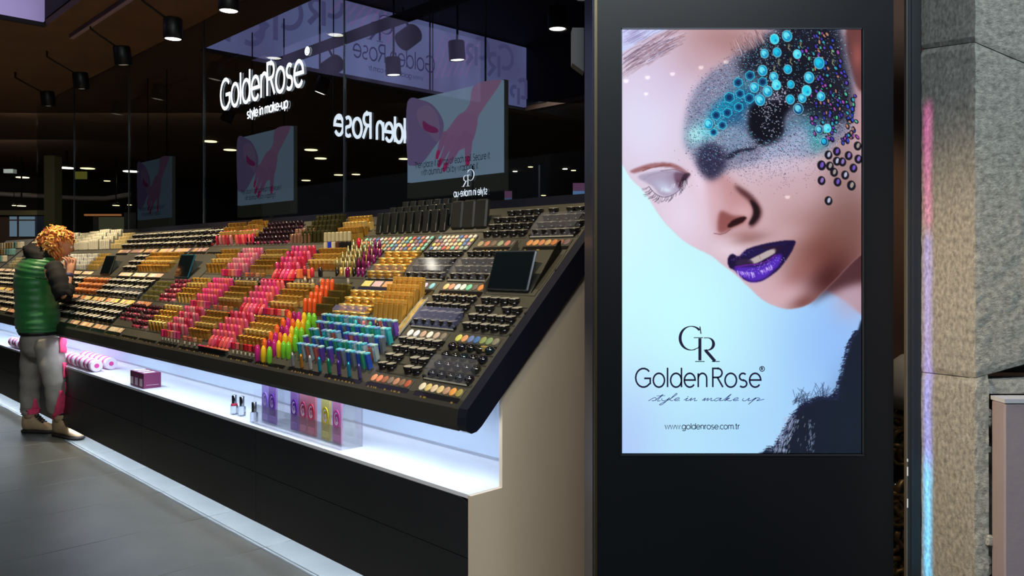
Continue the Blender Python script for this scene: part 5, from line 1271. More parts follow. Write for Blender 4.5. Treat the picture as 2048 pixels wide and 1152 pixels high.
for i in range(8):
    u = 1.235 - .079 * i; v = V0[0] + .014; nm, cc = [('silver', (170, 170, 170)), ('orange', (214, 140, 50)), ('white', (206, 206, 206)), ('teal', (40, 160, 190)), ('green', (40, 150, 110)), ('purple', (90, 60, 150)), ('aqua', (40, 150, 176)), ('violet', (96, 84, 150))][i]
    put(mesh_of('pencap_' + nm, pm('pencap_' + nm, cc, rough=.2, metal=.6), lambda g: g.lathe([(.0065, 0), (.008, .01), (.0085, .05), (.006, .064), (.002, .068)], 10)), 'liner_cap', '%s upright tester cap in front of the holographic lipsticks' % nm, 'cap', None, u, v, zt(v), 0, .1)
# bay 4 row 0: rainbow lip colours
RB = [('magenta', (196, 40, 130)), ('orange', (238, 104, 36)), ('plum', (150, 24, 90)), ('yellow', (244, 196, 36)), ('golden', (236, 170, 30)), ('lime', (124, 206, 50))]
for k, i, u, v, z in grid(4, 0, 6, 5, 1, x0=1.31, x1=1.60, off=.03, sp=.034):
    nm, cc = RB[[1, 0, 1, 3, 4, 5][i] if k % 2 else [1, 2, 0, 3, 5, 5][i]]
    put(mesh_of('rb_' + nm, gloss_m('rb_' + nm, cc), lambda g: g.lathe([(.008, 0), (.0135, .006), (.0145, .04), (.012, .07), (.006, .084), (.001, .087)], 12)), 'lip_balm', 'bright %s egg-topped lip balm, bottom row left of the holographic lipsticks' % nm, 'lip balm', '%s lip balms' % nm, u, v, z, 0, .05)
for i, q in enumerate((0, 3, 5)):
    nm, cc = RB[q]; u = 1.575 - .062 * i; v = V0[0] + .006
    put(mesh_of('rbf_' + nm, gloss_m('rb_' + nm, cc), lambda g: g.lathe([(.006, 0), (.012, .010), (.014, .04), (.012, .07), (.006, .084), (.001, .087)], 12)), 'lip_balm', 'front %s lip balm tester standing alone at the tray edge' % nm, 'lip balm', None, u, v, zt(v), 0, 0)
# bay 5
golds(5, 0, 6); tubes_front(5, 0, [(190, 30, 60), (206, 90, 90), (120, 80, 50), (170, 30, 40), (214, 50, 60), (140, 30, 40)], ['crimson', 'rose brown', 'bronze', 'dark red', 'scarlet', 'wine'])
golds(5, 1, 6, variant=1); tubes_front(5, 1, [(160, 30, 90), (200, 40, 60), (220, 90, 90), (170, 30, 50), (230, 90, 90), (200, 170, 120), (214, 70, 70)], ['plum', 'crimson', 'coral', 'dark red', 'salmon', 'sand', 'red'])
# bay 6
tongues(6, 0, [1, 0, 5, 1]); glosses(6, 0, [0, 5, 1, 3]); red_bar(6, 0, [(214, 70, 110), (220, 90, 90), (228, 120, 96), (232, 140, 110)], 'pink to peach colour bar lying at the front of the bottom row')
tongues(6, 1, [5, 1, 0, 0]); glosses(6, 1, [0, 3, 1]); red_bar(6.5, 1, [(220, 60, 50), (224, 90, 80), (206, 100, 110), (190, 80, 100)], 'red to rose colour bar lying at the front of the second row')
tongues(6, 2, [1, 5, 0, 3]); glosses(6, 2, [3, 0, 5], h=.078); red_bar(6, 2, [(200, 60, 110), (220, 70, 90), (214, 40, 50), (200, 30, 40)], 'pink to red colour bar lying at the front of the third row')
tubes_front(5, 2, [(236, 130, 80), (226, 110, 60), (214, 90, 60), (236, 140, 90)], ['orange', 'tangerine', 'rust', 'peach'], h=.07, x0=1.74, x1=1.90)
# bay 7, 9 gold; 8 pinks
for r in range(3):
    golds(7, r, 6, variant=r, start=0 if r else 0); tubes_front(7, r, [(206, 110, 80), (190, 90, 70), (214, 150, 110), (170, 120, 60)], ['copper', 'terracotta', 'apricot', 'bronze'], h=.035)
    glosses(8, r, [[0, 4, 5], [3, 0, 1], [2, 4, 0]][r], h=.072, nx=7)
    tubes_front(8, r, [(214, 60, 110), (190, 40, 80), (214, 90, 80), (226, 140, 110), (222, 110, 140), (206, 60, 110)], ['pink', 'crimson', 'coral', 'peach', 'rose', 'fuchsia'], h=.06)
    golds(9, r, 5, variant=r + 1, h=.066)
golds(10, 0, 5, rows=4, variant=2) if False else None
bottles(10, 0, [(150, 40, 60), (206, 70, 90), (90, 24, 40), (196, 110, 120)], 'blush_pot', label='small red and pink blush pot', nx=4, capc=(60, 14, 26))
bottles(10, 1, [(190, 40, 60), (214, 90, 110), (120, 30, 50), (220, 130, 140)], 'blush_pot', label='square pink blush pot', nx=4, capc=(120, 30, 50))
bottles(11, 2, [(30, 16, 20), (120, 30, 40), (190, 80, 90)], 'blush_pot', label='small dark red blush pot', nx=4, rows=3, capc=(24, 12, 16)) if False else None
# bay 4 rows 1 and 2: orange tubes, olive boxes, liners and mascaras
for k, i, u, v, z in grid(4, 1, 3, 4, 1, x0=1.43, x1=1.57):
    put(gloss_mesh(0, .085, (236, 92, 40), 'orange'), 'lip_gloss', 'bright orange lip gloss tube, second tray row', 'lip gloss', 'orange lip glosses', u, v, z)
boxes(4, 1, (118, 104, 48), 5, 4, .03, .062, 'mascara_box', 'olive gold mascara box', 'box', rough=.3, metal=.7, x0=1.29, x1=1.42)
MC = [('black and gold', (30, 26, 24)), ('purple', (110, 20, 84)), ('gold', (180, 146, 74)), ('cream', (200, 190, 150))]
for k, i, u, v, z in grid(4, 2, 7, 4, 1):
    q = 1 if i > 4 else (0, 2, 3, 2, 0)[(i + k) % 5]
    nm, cc = MC[q]
    b_ = mesh_of('masc_b%d' % q, pm('masc_b%d' % q, cc, rough=.25, metal=.3 if q != 1 else .1), lambda g: g.lathe([(.009, 0), (.010, .003), (.010, .05)], 10))
    t_ = mesh_of('masc_t%d' % q, pm('masc_t%d' % q, (206, 190, 130) if q != 1 else (120, 20, 80), rough=.25, metal=.7 if q != 1 else .1), lambda g: g.lathe([(.0095, .0505), (.009, .075), (.005, .088), (.003, .1), (.001, .101)], 10))
    put2([('tube', b_), ('cap', t_)], 'mascara', '%s pointed mascara tube, third row up, beside the gold pots' % nm, 'mascara', '%s mascaras' % nm, u, v, z, 0, .02)
for i, (cc, nm, vv, uu) in enumerate([((120, 14, 70), 'magenta', -.03, 1.36), ((214, 50, 56), 'red', -.035, 1.70), ((30, 26, 28), 'black', -.032, 1.62), ((170, 40, 50), 'dark red', -.028, 1.79), ((190, 30, 50), 'crimson', .19, 1.50)]):
    v = V0[2] + .04 + (vv if vv < .1 else 0) + (0.13 if vv > .1 else 0)
    put(mesh_of('open_' + nm, [gloss_m('open_' + nm.replace(' ', '_'), cc), pm('pale_gold', (222, 206, 170))], lambda g: (g.lathe([(.009, .045), (.0125, .052), (.0125, .085), (.006, .098), (.001, .1)], 12), setattr(g, 'cur', 1), g.lathe([(.007, 0), (.007, .0445)], 10))), 'lip_colour_tester', 'upright %s lip colour tester on a pale stem, third row up' % nm, 'tester', None, uu, v, zt(v) + .004, 0, .05)
golds(5, 2, 6, h=.06, start=1)
# top row
LN = [('cream', (190, 180, 150)), ('blue', (30, 50, 190)), ('cream', (196, 186, 156)), ('brown', (80, 50, 40)), ('black', (26, 24, 24)), ('black', (26, 24, 24)), ('black', (26, 24, 24))]
for i, (nm, cc) in enumerate(LN):
    u = 1.905 - .041 * i; v = V0[3] + .008
    o = empty('nail_pen', W(u, v, zt(v) + .002)); o.rotation_euler = (0, 0, YAW); tag(o, '%s pen with pale cap in the row of seven, top row of the tray' % nm, 'pen', '%s nail pens' % nm)
    inst(mesh_of('np_b_%d_%d_%d' % cc, pm('np_%d_%d_%d' % cc, cc, rough=.25), lambda g: g.box(-.010, .010, -.009, .009, 0, .05, .003)), 'pen_body', o)
    inst(mesh_of('np_cap', pm('pale_cap', (196, 188, 150), rough=.3, metal=.3), lambda g: g.box(-.0095, .0095, -.0085, .0085, .0505, .105, .003)), 'pen_cap', o)
golds(5, 3, 6, rows=3, h=.085, w_=.028, label='tall gold lip colour case', x0=1.62, x1=1.84)
boxes(6, 3, (66, 62, 34), 7, 4, .032, .075, 'eyeliner_box', 'dark olive eyeliner box', 'box', rough=.3, metal=.5, x0=1.96, x1=2.28)
boxes(6, 3, (150, 112, 92), 6, 2, .03, .06, 'bronzer_stick', 'copper bronzer stick', 'stick', rough=.35, metal=.5, x0=2.16, x1=2.42)
bottles(7, 3, [(56, 10, 30), (80, 16, 40), (40, 8, 26), (110, 24, 50)], 'nail_polish_bottle', label='dark burgundy nail polish bottle', nx=12, wc=2, h=.055, capc=(30, 8, 16), x0=2.44, x1=3.02)
glosses(9, 3, [1, 4, 5, 0], nx=6, rows=2, h=.075, label='pink pale-topped lip gloss'); glosses(10, 3, [5, 1, 4], nx=5, rows=2, h=.075, label='pink pale-topped lip gloss')
golds(9, 3, 6, rows=4, h=.07, start=1, wc=1); golds(10, 3, 5, rows=4, h=.07, start=1)
golds(8, 3, 3, rows=4, h=.08, x0=2.98, x1=3.12, start=2)
bottles(11, 3, [(40, 10, 14), (130, 24, 36), (24, 12, 14)], 'nail_polish_bottle', label='small red and black nail polish bottle', nx=6, capc=(26, 14, 16))
# powder and foundation bays towards the far end
SKIN = [(222, 200, 160), (214, 186, 146), (206, 176, 140), (226, 206, 170), (198, 150, 116), (214, 170, 120), (190, 140, 116), (230, 214, 180)]
def skins(c, r, sd):
    rg = random.Random(sd); base = {0: SKIN, 1: [(226, 196, 110), (206, 130, 70), (226, 206, 160), (200, 150, 120)], 2: [(226, 210, 170), (214, 176, 150), (222, 196, 190)], 3: [(200, 160, 110), (150, 120, 110), (190, 150, 150)]}[r]
    swatches(c, r, [base[rg.randrange(len(base))] for _ in range(7)], rect=True, v_off=.03)
for c in range(11, 28):
    for r in range(4):
        if (c, r) in ((11, 2), (15, 2), (16, 2)): continue
        if r == 0 and c == 11: bottles(11, 0, [(150, 40, 60), (190, 70, 90), (90, 24, 40)], 'blush_pot', label='small red and pink blush pot', nx=4, capc=(60, 14, 26), start=1); skins(c, r, c); continue
        if r == 2 and c in (12, 13): 
            golds(c, r, 5, rows=4, h=.052, w_=.04); skins(c, r, c + 40); continue
        if r == 3 and c >= 17: continue
        if r == 1 and c == 11:
            boxes(c, r, (150, 140, 70), 3, 4, .05, .03, 'concealer_box', 'flat olive gold concealer box', 'box', rough=.3, metal=.6); skins(c, r, c); continue
        skins(c, r, c * 4 + r)
        if r == 2 and c >= 17: continue
        compacts(c, r, orange=(r == 1 and c in (15, 16)))
        if (c, r) in ((13, 1), (12, 1)): cover(c, r, None, .05, .09, .045)
compacts(12, 0, top=(196, 180, 96)) if False else None
golds(15, 3, 5, rows=4, h=.05, w_=.045, start=0) if False else None
boxes(17, 3, (214, 196, 140), 4, 4, .06, .05, 'cream_jar_box', 'gold and white cream jar box', 'box', rough=.4, metal=.2)
for c, h in ((18, .09), (19, .10), (20, .09), (21, .08), (22, .09)):
    boxes(c, 3, (206, 202, 184), 5, 4, .045, h, 'skincare_box', 'plain white skincare box', 'box')
boxes(17, 2, (200, 170, 96), 4, 4, .05, .05, 'cream_jar_box', 'gold topped cream jar box', 'box', rough=.35, metal=.5)
for c in (18, 19, 20): boxes(c, 2, (216, 214, 206), 5, 4, .034, .05, 'cream_tube', 'short white capped cream tube', 'tube')
for c in (22, 23, 24, 26): boxes(c, 2, (190, 180, 140), 5, 3, .034, .05, 'cream_tube', 'short ivory capped cream tube', 'tube')
for c in (24, 26): boxes(c, 3, (200, 190, 160), 5, 4, .045, .08, 'skincare_box', 'ivory skincare box', 'box')

# ---------------------------------------------------------------- goods in the glowing niche
zs = .5705
def niche(name, label, cat, u, v, group=None, rz=0):
    o = empty(name, W(u, v, zs)); o.rotation_euler = (0, 0, YAW + rz); tag(o, label, cat, group); return o
m_clearg = clear('clear_vial', (240, 243, 248), 1.0, .12, (225, 230, 240))
for i, (u, v, lb) in enumerate([(1.99, .07, 'small clear polish bottle with red collar and silver cap, leftmost in the white niche'), (1.92, .08, 'small clear polish bottle with silver cap, middle one of three in the niche'), (1.72, .05, 'small clear polish bottle with silver cap, nearest the acrylic stand')]):
    o = niche('polish_bottle', lb, 'bottle', u, v)
    g = MB(); g.box(-.016, .016, -.016, .016, 0, .052, .004); g.build('glass_body', m_clearg, o)
    g = MB(); g.lathe([(.012, .0525), (.013, .054), (.013, .102), (.011, .104)], 14); g.build('silver_cap', pm('chrome_cap', (130, 134, 140), rough=.15, metal=1), o)
    if i == 0: g = MB(); g.lathe([(.016, .046), (.017, .05), (.017, .058), (.0135, .060)], 14); g.build('red_collar', pm('red_collar', (200, 30, 70)), o)
for i in range(3):
    o = niche('gift_box', 'burgundy and white boxed set, %s one of the three in the white niche' % ['left', 'middle', 'right'][i], 'box', 3.41 - .082 * i, .085, 'burgundy boxes')
    g = MB(); g.box(-.039, .039, -.055, .055, 0, .098, .001); g.build('carton', pm('burgundy_card', (120, 40, 84), rough=.45), o)
    g = MB(); g.box(-.032, .018, -.0565, -.0555, .012, .06); g.box(.0395, .0402, -.04, .04, .02, .022); g.build('printed_panel', pm('pale_print', (226, 206, 214)), o)
    g = MB(); g.box(-.03, .012, -.04, .03, .0985, .0992); g.build('white_label', m_white, o)
g = MB()
o = niche('pouch_holder', 'clear acrylic stand holding six colourful sachets in the niche', 'holder', 1.30, .09)
m_ac2 = clear('acrylic_stand', (255, 255, 255), .5, .03, (235, 240, 250))
g = MB(); g.box(-.40, .42, -.055, -.052, 0, .10); g.box(-.40, .42, .055, .058, 0, .17); g.box(.417, .42, -.052, .055, 0, .17); g.box(-.40, -.397, -.052, .055, 0, .17); g.box(-.40, .42, -.055, .055, .0, .003); g.build('acrylic_tray', m_ac2, o)
PC = [('violet', (160, 120, 226), 1.66), ('purple', (110, 36, 170), 1.585), ('deep purple', (110, 30, 160), 1.365), ('crimson', (190, 50, 90), 1.28), ('red', (206, 50, 80), 1.205), ('yellow', (216, 190, 40), 1.08), ('pink', (206, 70, 150), .985)]
for i, (nm, cc, u) in enumerate(PC):
    o = niche('sachet', '%s sachet with ring emblem in the clear stand' % nm, 'sachet', u, .068)
    g = MB(); g.box(-.040, .038, .012, .022, .005, .205, .004); g.build('sachet_body', clear('sachet_%d' % i, tuple(int(255 - (255 - q) * .35) for q in cc), .6, .55, tuple(int(q * .5 + 255 * .5) for q in cc)), o)
    g = MB(); T = lambda x, y: Vector((x, .008, y)); pts = arc(0, .115, .028, .042, 0, 360, 24)[:-1]; g.prism(pts, .0085, .0115, 1); g.build('oval_emblem', pm('emblem_' + nm.replace(' ', '_'), cc, rough=.4), o)
    g = MB(); T = lambda x, y: Vector((x, .0078, y)); ribbon(g, arc(0.002, .118, .016, .026, 60, 330, 14), .005, T); ribbon(g, arc(0.004, .112, .007, .013, 0, 360, 12), .004, T); g.build('emblem_ring', pm('emblem_light', (236, 226, 240)), o)
    g = MB(); g.box(-.026, .026, .0085, .0115, .02, .045); g.build('product_strip', pm('strip_' + nm.replace(' ', '_'), tuple(int(q * .6 + 90) for q in cc)), o)
for i in range(11):
    u = 4.30 + i * .105 if i < 7 else 6.35 + (i - 7) * .11; v = .065 + (i % 2) * .005
    o = niche('cotton_roll', 'white and pink cotton wool roll lying in a row in the far niche', 'cotton roll', u, v, 'cotton rolls')
    My = Matrix.Translation((0, 0, .046)) @ Matrix.Rotation(PI / 2, 4, 'Y')
    inst(mesh_of('roll_body', [pm('cotton_white', (240, 226, 236), rough=.8)], lambda g: g.lathe([(.040, -.048), (.046, -.04), (.046, .04), (.040, .048)], 18, My)), 'roll_body', o)
    inst(mesh_of('roll_band', pm('band_pink', (226, 70, 150), rough=.5), lambda g: (g.lathe([(.0466, -.030), (.0468, -.028), (.0468, .004), (.0466, .006)], 18, My), g.lathe([(.016, .0482), (.017, .0492), (.016, .0498)], 14, My))), 'pink_band', o)
for i in range(6):
    u = 4.36 + i * .11; o = niche('cotton_roll', 'white and pink cotton wool roll in the back row of the far niche', 'cotton roll', u, .185, 'rear cotton rolls')
    inst(MESH['roll_body'], 'roll_body', o); inst(MESH['roll_band'], 'pink_band', o)
# a neighbouring tray beyond the far end
nt_ = empty('tester_tray', W(9.2, .4, 1.2)); tag(nt_, 'neighbouring black tester tray beyond the shopper, seen at the left edge', 'display tray')
g = MB(); slab(g, 9.06, 10.5, .0, .8, .0, .05); child(g, 'tray_base', m_tray, nt_)
rg = random.Random(11)
for k in range(8):
    for i in range(9):
        u = 9.15 + i * .14; v = .05 + k * .09; q = rg.randrange(4); cc = [(214, 200, 160), (190, 150, 90), (226, 216, 190), (120, 170, 170)][q]
        me_ = mesh_of('nbox_%d' % q, pm('nbox_%d' % q, cc, rough=.45), lambda g: g.box(-.04, .04, -.02, .02, 0, .075, .004)); put(me_, 'boxed_cosmetic', '%s boxed cosmetic on the neighbouring tray at the left edge' % ['cream', 'gold', 'ivory', 'aqua'][q], 'box', '%s boxes at the left edge' % ['cream', 'gold', 'ivory', 'aqua'][q], u, v, zt(v) + .001)
# ------------------------------------------------------------------ the shopper
def A(px, py, Yd): return Vector(((px - 1024) / 1600 * Yd, Yd, 1.4 + (520 - py) / 1600 * Yd))
person = empty('person', A(95, 872, 6.35)); person.location.z = 0
tag(person, 'shopper with curly orange hair, green padded vest and grey and pink trousers, testing make-up', 'person')
m_skin = mat('skin', (206, 150, 120), .5, var=.05, scale=20)
def skin_body(name, verts, edges, radii, m, par, lv=2):
    me = bpy.data.meshes.new(name); me.from_pydata([tuple(v) for v in verts], edges, []); me.update()
    o = bpy.data.objects.new(name, me); C.objects.link(o); me.materials.append(m)
    md = o.modifiers.new('skin', 'SKIN'); md.use_smooth_shade = True
    if not me.skin_vertices: 
        bm = bmesh.new(); bm.from_mesh(me); bm.verts.layers.skin.verify(); bm.to_mesh(me); bm.free()
    for i, r in enumerate(radii):
        sv = me.skin_vertices[0].data[i]; sv.radius = (r, r) if not isinstance(r, tuple) else r; sv.use_root = (i == 0)
    sb = o.modifiers.new('sub', 'SUBSURF'); sb.levels = lv; sb.render_levels = lv
    o.parent = par; o.matrix_parent_inverse = par.matrix_basis.inverted(); return o
J = {}; V_ = []; R2 = []; E_2 = []
def jt(n, p, r, par=None):
    J[n] = len(V_); V_.append(p); R2.append(r)
    if par: E_2.append((J[par], J[n]))
jt('pelvis', A(84, 680, 6.36), .085)
jt('spine', A(78, 615, 6.38), .10, 'pelvis'); jt('chest', A(78, 550, 6.38), .14, 'spine'); jt('neckb', A(98, 516, 6.40), .06, 'chest'); jt('neck', A(107, 506, 6.41), .05, 'neckb')
jt('skull', A(116, 492, 6.43), .085, 'neck'); jt('crown', A(119, 478, 6.43), .075, 'skull')
jt('hipR', A(98, 690, 6.30), .07, 'pelvis'); jt('kneeR', A(108, 765, 6.26), .058, 'hipR'); jt('ankR', A(120, 838, 6.36), .036, 'kneeR'); jt('footR', A(140, 868, 6.28), .018, 'ankR')
jt('hipL', A(70, 690, 6.46), .07, 'pelvis'); jt('kneeL', A(64, 768, 6.48), .058, 'hipL'); jt('ankL', A(60, 834, 6.50), .036, 'kneeL'); jt('footL', A(84, 854, 6.50), .018, 'ankL')
jt('shR', A(113, 541, 6.28), .055, 'chest'); jt('elR', A(128, 596, 6.22), .042, 'shR'); jt('wrR', A(138, 552, 6.33), .028, 'elR'); jt('paR', A(141, 534, 6.36), .034, 'wrR')
jt('shL', A(92, 536, 6.56), .055, 'chest'); jt('elL', A(126, 588, 6.68), .042, 'shL'); jt('wrL', A(140, 552, 6.60), .028, 'elL'); jt('paL', A(143, 532, 6.55), .034, 'wrL')
for sd, w_, pal in (('R', 6.36, 'paR'), ('L', 6.55, 'paL')):
    for k, (dx, dy, dz, ln) in enumerate([(-3, -6, -.03, 1), (-1, -8, -.012, 1.1), (2, -8, .006, 1.05), (5, -6, .022, .85)]):
        b0 = V_[J[pal]] + Vector((dx * .003, dz, .022)); jt('f%s%d' % (sd, k), b0, .0105, pal)
        b1 = b0 + Vector((-.002 + dx * .001, dz * .4, .030 * ln)); jt('g%s%d' % (sd, k), b1, .0095, 'f%s%d' % (sd, k))
        b2 = b1 + Vector((-.016, 0, .018 * ln)); jt('h%s%d' % (sd, k), b2, .008, 'g%s%d' % (sd, k))
        jt('i%s%d' % (sd, k), b2 + Vector((-.016, 0, .002)), .007, 'h%s%d' % (sd, k))
    t0 = V_[J[pal]] + Vector((-.028, -.01, -.004)); jt('t%s' % sd, t0, .011, pal); jt('u%s' % sd, t0 + Vector((-.018, 0, .020)), .0095, 't%s' % sd); jt('w%s' % sd, t0 + Vector((-.022, .004, .042)), .008, 'u%s' % sd)
skin_body('body', V_, E_2, R2, m_skin, person)
# head: face turned towards the tray (to the right and away)
hm = Matrix.Translation(A(120, 487, 6.43)) @ Matrix.Rotation(math.radians(30), 4, 'Z') @ Matrix.Rotation(math.radians(24), 4, 'Y')
hv = []; hf = []; NU, NV = 28, 22
for j in range(NV + 1):
    th = PI * j / NV
    for i in range(NU):
        ph = 2 * PI * i / NU; x = math.sin(th) * math.cos(ph); y = math.sin(th) * math.sin(ph); z = math.cos(th)
        rx, ry, rz_ = .098, .076, .115; fx = 1.0
        if z < 0: rx *= 1 - .12 * (-z); ry *= 1 - .28 * (-z)
        p = Vector((x * rx, y * ry, z * rz_))
        if x > 0:
            p.x += .024 * math.exp(-((y / .16) ** 2 + ((z + .12) / .16) ** 2)) + .010 * math.exp(-((y / .3) ** 2 + ((z + .48) / .08) ** 2)) + .012 * math.exp(-((y / .35) ** 2 + ((z + .85) / .12) ** 2))
            for e in (-1, 1): p.x -= .011 * math.exp(-(((y - e * .36) / .14) ** 2 + ((z - .05) / .12) ** 2))
        hv.append(hm @ p)
for j in range(NV):
    for i in range(NU): hf.append((j * NU + i, j * NU + (i + 1) % NU, (j + 1) * NU + (i + 1) % NU, (j + 1) * NU + i))
g = MB(); g.smooth = True; g.mesh(hv, hf); child(g, 'head', m_skin, person)
g = MB(); g.tube([hm @ Vector((.098, y, -.056 + .003 * math.cos(y * 60))) for y in (-.024, -.012, 0, .012, .024)], [.003, .006, .007, .006, .003], 8); child(g, 'lips', mat('lip_skin', (176, 80, 80), .4), person)
for e in (-1, 1):
    g = MB(); g.lathe([(.001, -.012), (.009, -.008), (.012, 0), (.009, .008), (.001, .012)], 12, hm @ Matrix.Translation((.083, e * .028, .006))); child(g, 'eye', mat('eye_white', (225, 225, 220), .2), person)
    g = MB(); g.lathe([(.001, -.02), (.014, -.02), (.018, 0), (.014, .022), (.001, .024)], 12, hm @ Matrix.Translation((.0, e * .078, -.005)) @ Matrix.Scale(.4, 4, (0, 1, 0))); child(g, 'ear', m_skin, person)
# curly hair
m_hair = [mat('hair_orange', (214, 118, 34), .5, sheen=.3), mat('hair_light', (250, 188, 84), .45, sheen=.3), mat('hair_dark', (150, 62, 18), .5)]
g = MB(); rh = random.Random(2); hc = A(113, 483, 6.43)
g.cur = 0
sp = []; 
for j in range(13):
    for i in range(20):
        th = PI * j / 12; ph = 2 * PI * i / 20; d = Vector((math.sin(th) * math.cos(ph), math.sin(th) * math.sin(ph), math.cos(th)))
        sp.append(hc + Vector((d.x * .105, d.y * .10, d.z * .105)) * (1 + .12 * noise.noise(d * 3)))
g.smooth = True; g.mesh(sp, [(j * 20 + i, j * 20 + (i + 1) % 20, (j + 1) * 20 + (i + 1) % 20, (j + 1) * 20 + i) for j in range(12) for i in range(20)])
for k in range(420):
    d = Vector((rh.gauss(0, 1), rh.gauss(0, 1), rh.gauss(.35, 1))).normalized()
    if d.x > .62 and d.z < .0: continue
    if d.z < -.75: continue
    g.cur = rh.choice([0, 0, 1, 1, 1, 2]); n1 = d.orthogonal().normalized(); n2 = d.cross(n1); a0 = rh.uniform(0, 6); rc = rh.uniform(.008, .020); ln = rh.uniform(.02, .055); sag = rh.uniform(0, .03)
    pts = []
    for t in range(9):
        q = t / 8; a = a0 + q * rh.uniform(5.5, 8); pts.append(hc + d * (.098 + ln * q) + (n1 * math.cos(a) + n2 * math.sin(a)) * rc + Vector((0, 0, -sag * q * q)))
    g.tube(pts, [.006, .008, .009, .009, .008, .007, .006, .004, .002], 5)
for k in range(50):  # side lock hanging by the ear and the tail at the nape
    b0 = hc + Vector((rh.uniform(-.03, .07), rh.uniform(-.10, -.05), rh.uniform(-.06, .02))); a0 = rh.uniform(0, 6); g.cur = rh.choice([0, 0, 1, 2])
    g.tube([b0 + Vector((.012 * math.cos(a0 + t), .012 * math.sin(a0 + t), -.016 * t)) for t in range(8)], [.005, .006, .006, .006, .005, .005, .004, .002], 5)
child(g, 'curly_hair', m_hair, person)
# lofted clothes -----------------------------------------------------------
def loft(rings, n=28, puff=None, closed=False):
    """rings: (centre, rx, ry, yaw, tiltvec) horizontal-ish ellipses"""
    Vv = []
    for k, (c, rx, ry, ax, up) in enumerate(rings):
        up = Vector(up).normalized(); ax = (Vector(ax) - up * Vector(ax).dot(up)).normalized(); ay = up.cross(ax)
        for i in range(n):
            a = 2 * PI * i / n; q = 1 + (puff(k, a) if puff else 0); Vv.append(c + ax * rx * q * math.cos(a) + ay * ry * q * math.sin(a))
    F = []
    for k in range(len(rings) - 1):
        for i in range(n): F.append((k * n + i, k * n + (i + 1) % n, (k + 1) * n + (i + 1) % n, (k + 1) * n + i))
    F += [tuple(range(n - 1, -1, -1)), tuple((len(rings) - 1) * n + i for i in range(n))]
    return Vv, F
def interp(keys, m_):
    out = []
    for k in range(len(keys) - 1):
        for t in range(m_):
            q = t / m_; a, b = keys[k], keys[k + 1]; s = q
            out.append(tuple((x * (1 - s) + y * s) if not isinstance(x, Vector) else x.lerp(y, s) for x, y in zip(a, b)))
    out.append(keys[-1]); return out
FX = Vector((.93, .36, 0))      # facing direction of the torso
SDV = Vector((-.36, .93, 0))
# vest (quilted in horizontal baffles): keys = centre, half depth, half width, up
kv = [(A(80, 664, 6.38), .145, .19), (A(78, 650, 6.38), .158, .198), (A(74, 620, 6.38), .148, .185), (A(73, 590, 6.38), .145, .185), (A(73, 560, 6.38), .152, .195), (A(78, 536, 6.39), .150, .198), (A(86, 521, 6.40), .125, .16), (A(93, 512, 6.40), .085, .11)]
rings = interp(kv, 8); N_ = len(rings)
rg_ = [(c, a, b, FX, Vector((.18 if k > N_ * .6 else .0, 0, 1))) for k, (c, a, b) in enumerate(rings)]
def puffv(k, a): 
    return .055 * abs(math.sin(PI * k / 4.0)) ** .6 + .018 * noise.noise(Vector((a * 3, k * .7, 0))) + (.02 * noise.noise(Vector((a * 7, k * 1.3, 4))))
vv, ff = loft(rg_, 48, puffv)
g = MB(); g.smooth = True; g.mesh(vv, ff)
m_vest = mat('green_nylon', (44, 122, 60), .36, var=.15, scale=14, bump=.25, bscale=60, sheen=.2)
child(g, 'padded_vest', m_vest, person)
vv, ff = loft([(A(82, 668, 6.38), .15, .195, FX, (0, 0, 1)), (A(81, 662, 6.38), .158, .206, FX, (0, 0, 1))], 32)
g = MB(); g.smooth = True; g.mesh(vv, ff); child(g, 'waistband', mat('hoodie_black', (13, 14, 17), .85, var=.2, scale=40), person)
m_hood = MATS['hoodie_black']
# hood lying on the shoulders and sleeves
g = MB(); g.smooth = True
kh = [(A(86, 528, 6.41), .10, .15), (A(84, 514, 6.41), .135, .16), (A(84, 500, 6.42), .135, .145), (A(92, 492, 6.43), .10, .11), (A(100, 490, 6.43), .05, .06)]
vv, ff = loft([(c, a, b, FX, Vector((.25, 0, 1))) for c, a, b in interp(kh, 5)], 28, lambda k, a: .07 * noise.noise(Vector((math.cos(a) * 2, math.sin(a) * 2, k * .3)))); g.mesh(vv, ff)
child(g, 'hood', m_hood, person)
def sleeve(pts, nm):
    P = [Vector(p[0]) for p in pts]; rr_ = [p[1] for p in pts]; q = []; rq = []
    for k in range(len(P) - 1):
        for t in range(6):
            s = t / 6; c = P[k].lerp(P[k + 1], s); r = rr_[k] * (1 - s) + rr_[k + 1] * s; q.append(c); rq.append(r * (1 + .07 * math.sin(k * 6 + t * 2.3)))
    q.append(P[-1]); rq.append(rr_[-1])
    g = MB(); g.tube(q, rq, 16); return child(g, nm, m_hood, person)
sleeve([(A(106, 532, 6.31), .066), (A(116, 556, 6.26), .070), (A(126, 594, 6.22), .062), (A(134, 583, 6.26), .054), (A(137, 572, 6.29), .044)], 'sleeve')
sleeve([(A(95, 532, 6.54), .075), (A(112, 560, 6.62), .075), (A(126, 590, 6.68), .068), (A(138, 565, 6.62), .048)], 'sleeve')
g = MB(); g.tube([A(136.5, 556, 6.325), A(137.8, 549, 6.34)], [.036, .036], 14); child(g, 'wristband', mat('navy_band', (26, 34, 84), .6), person)
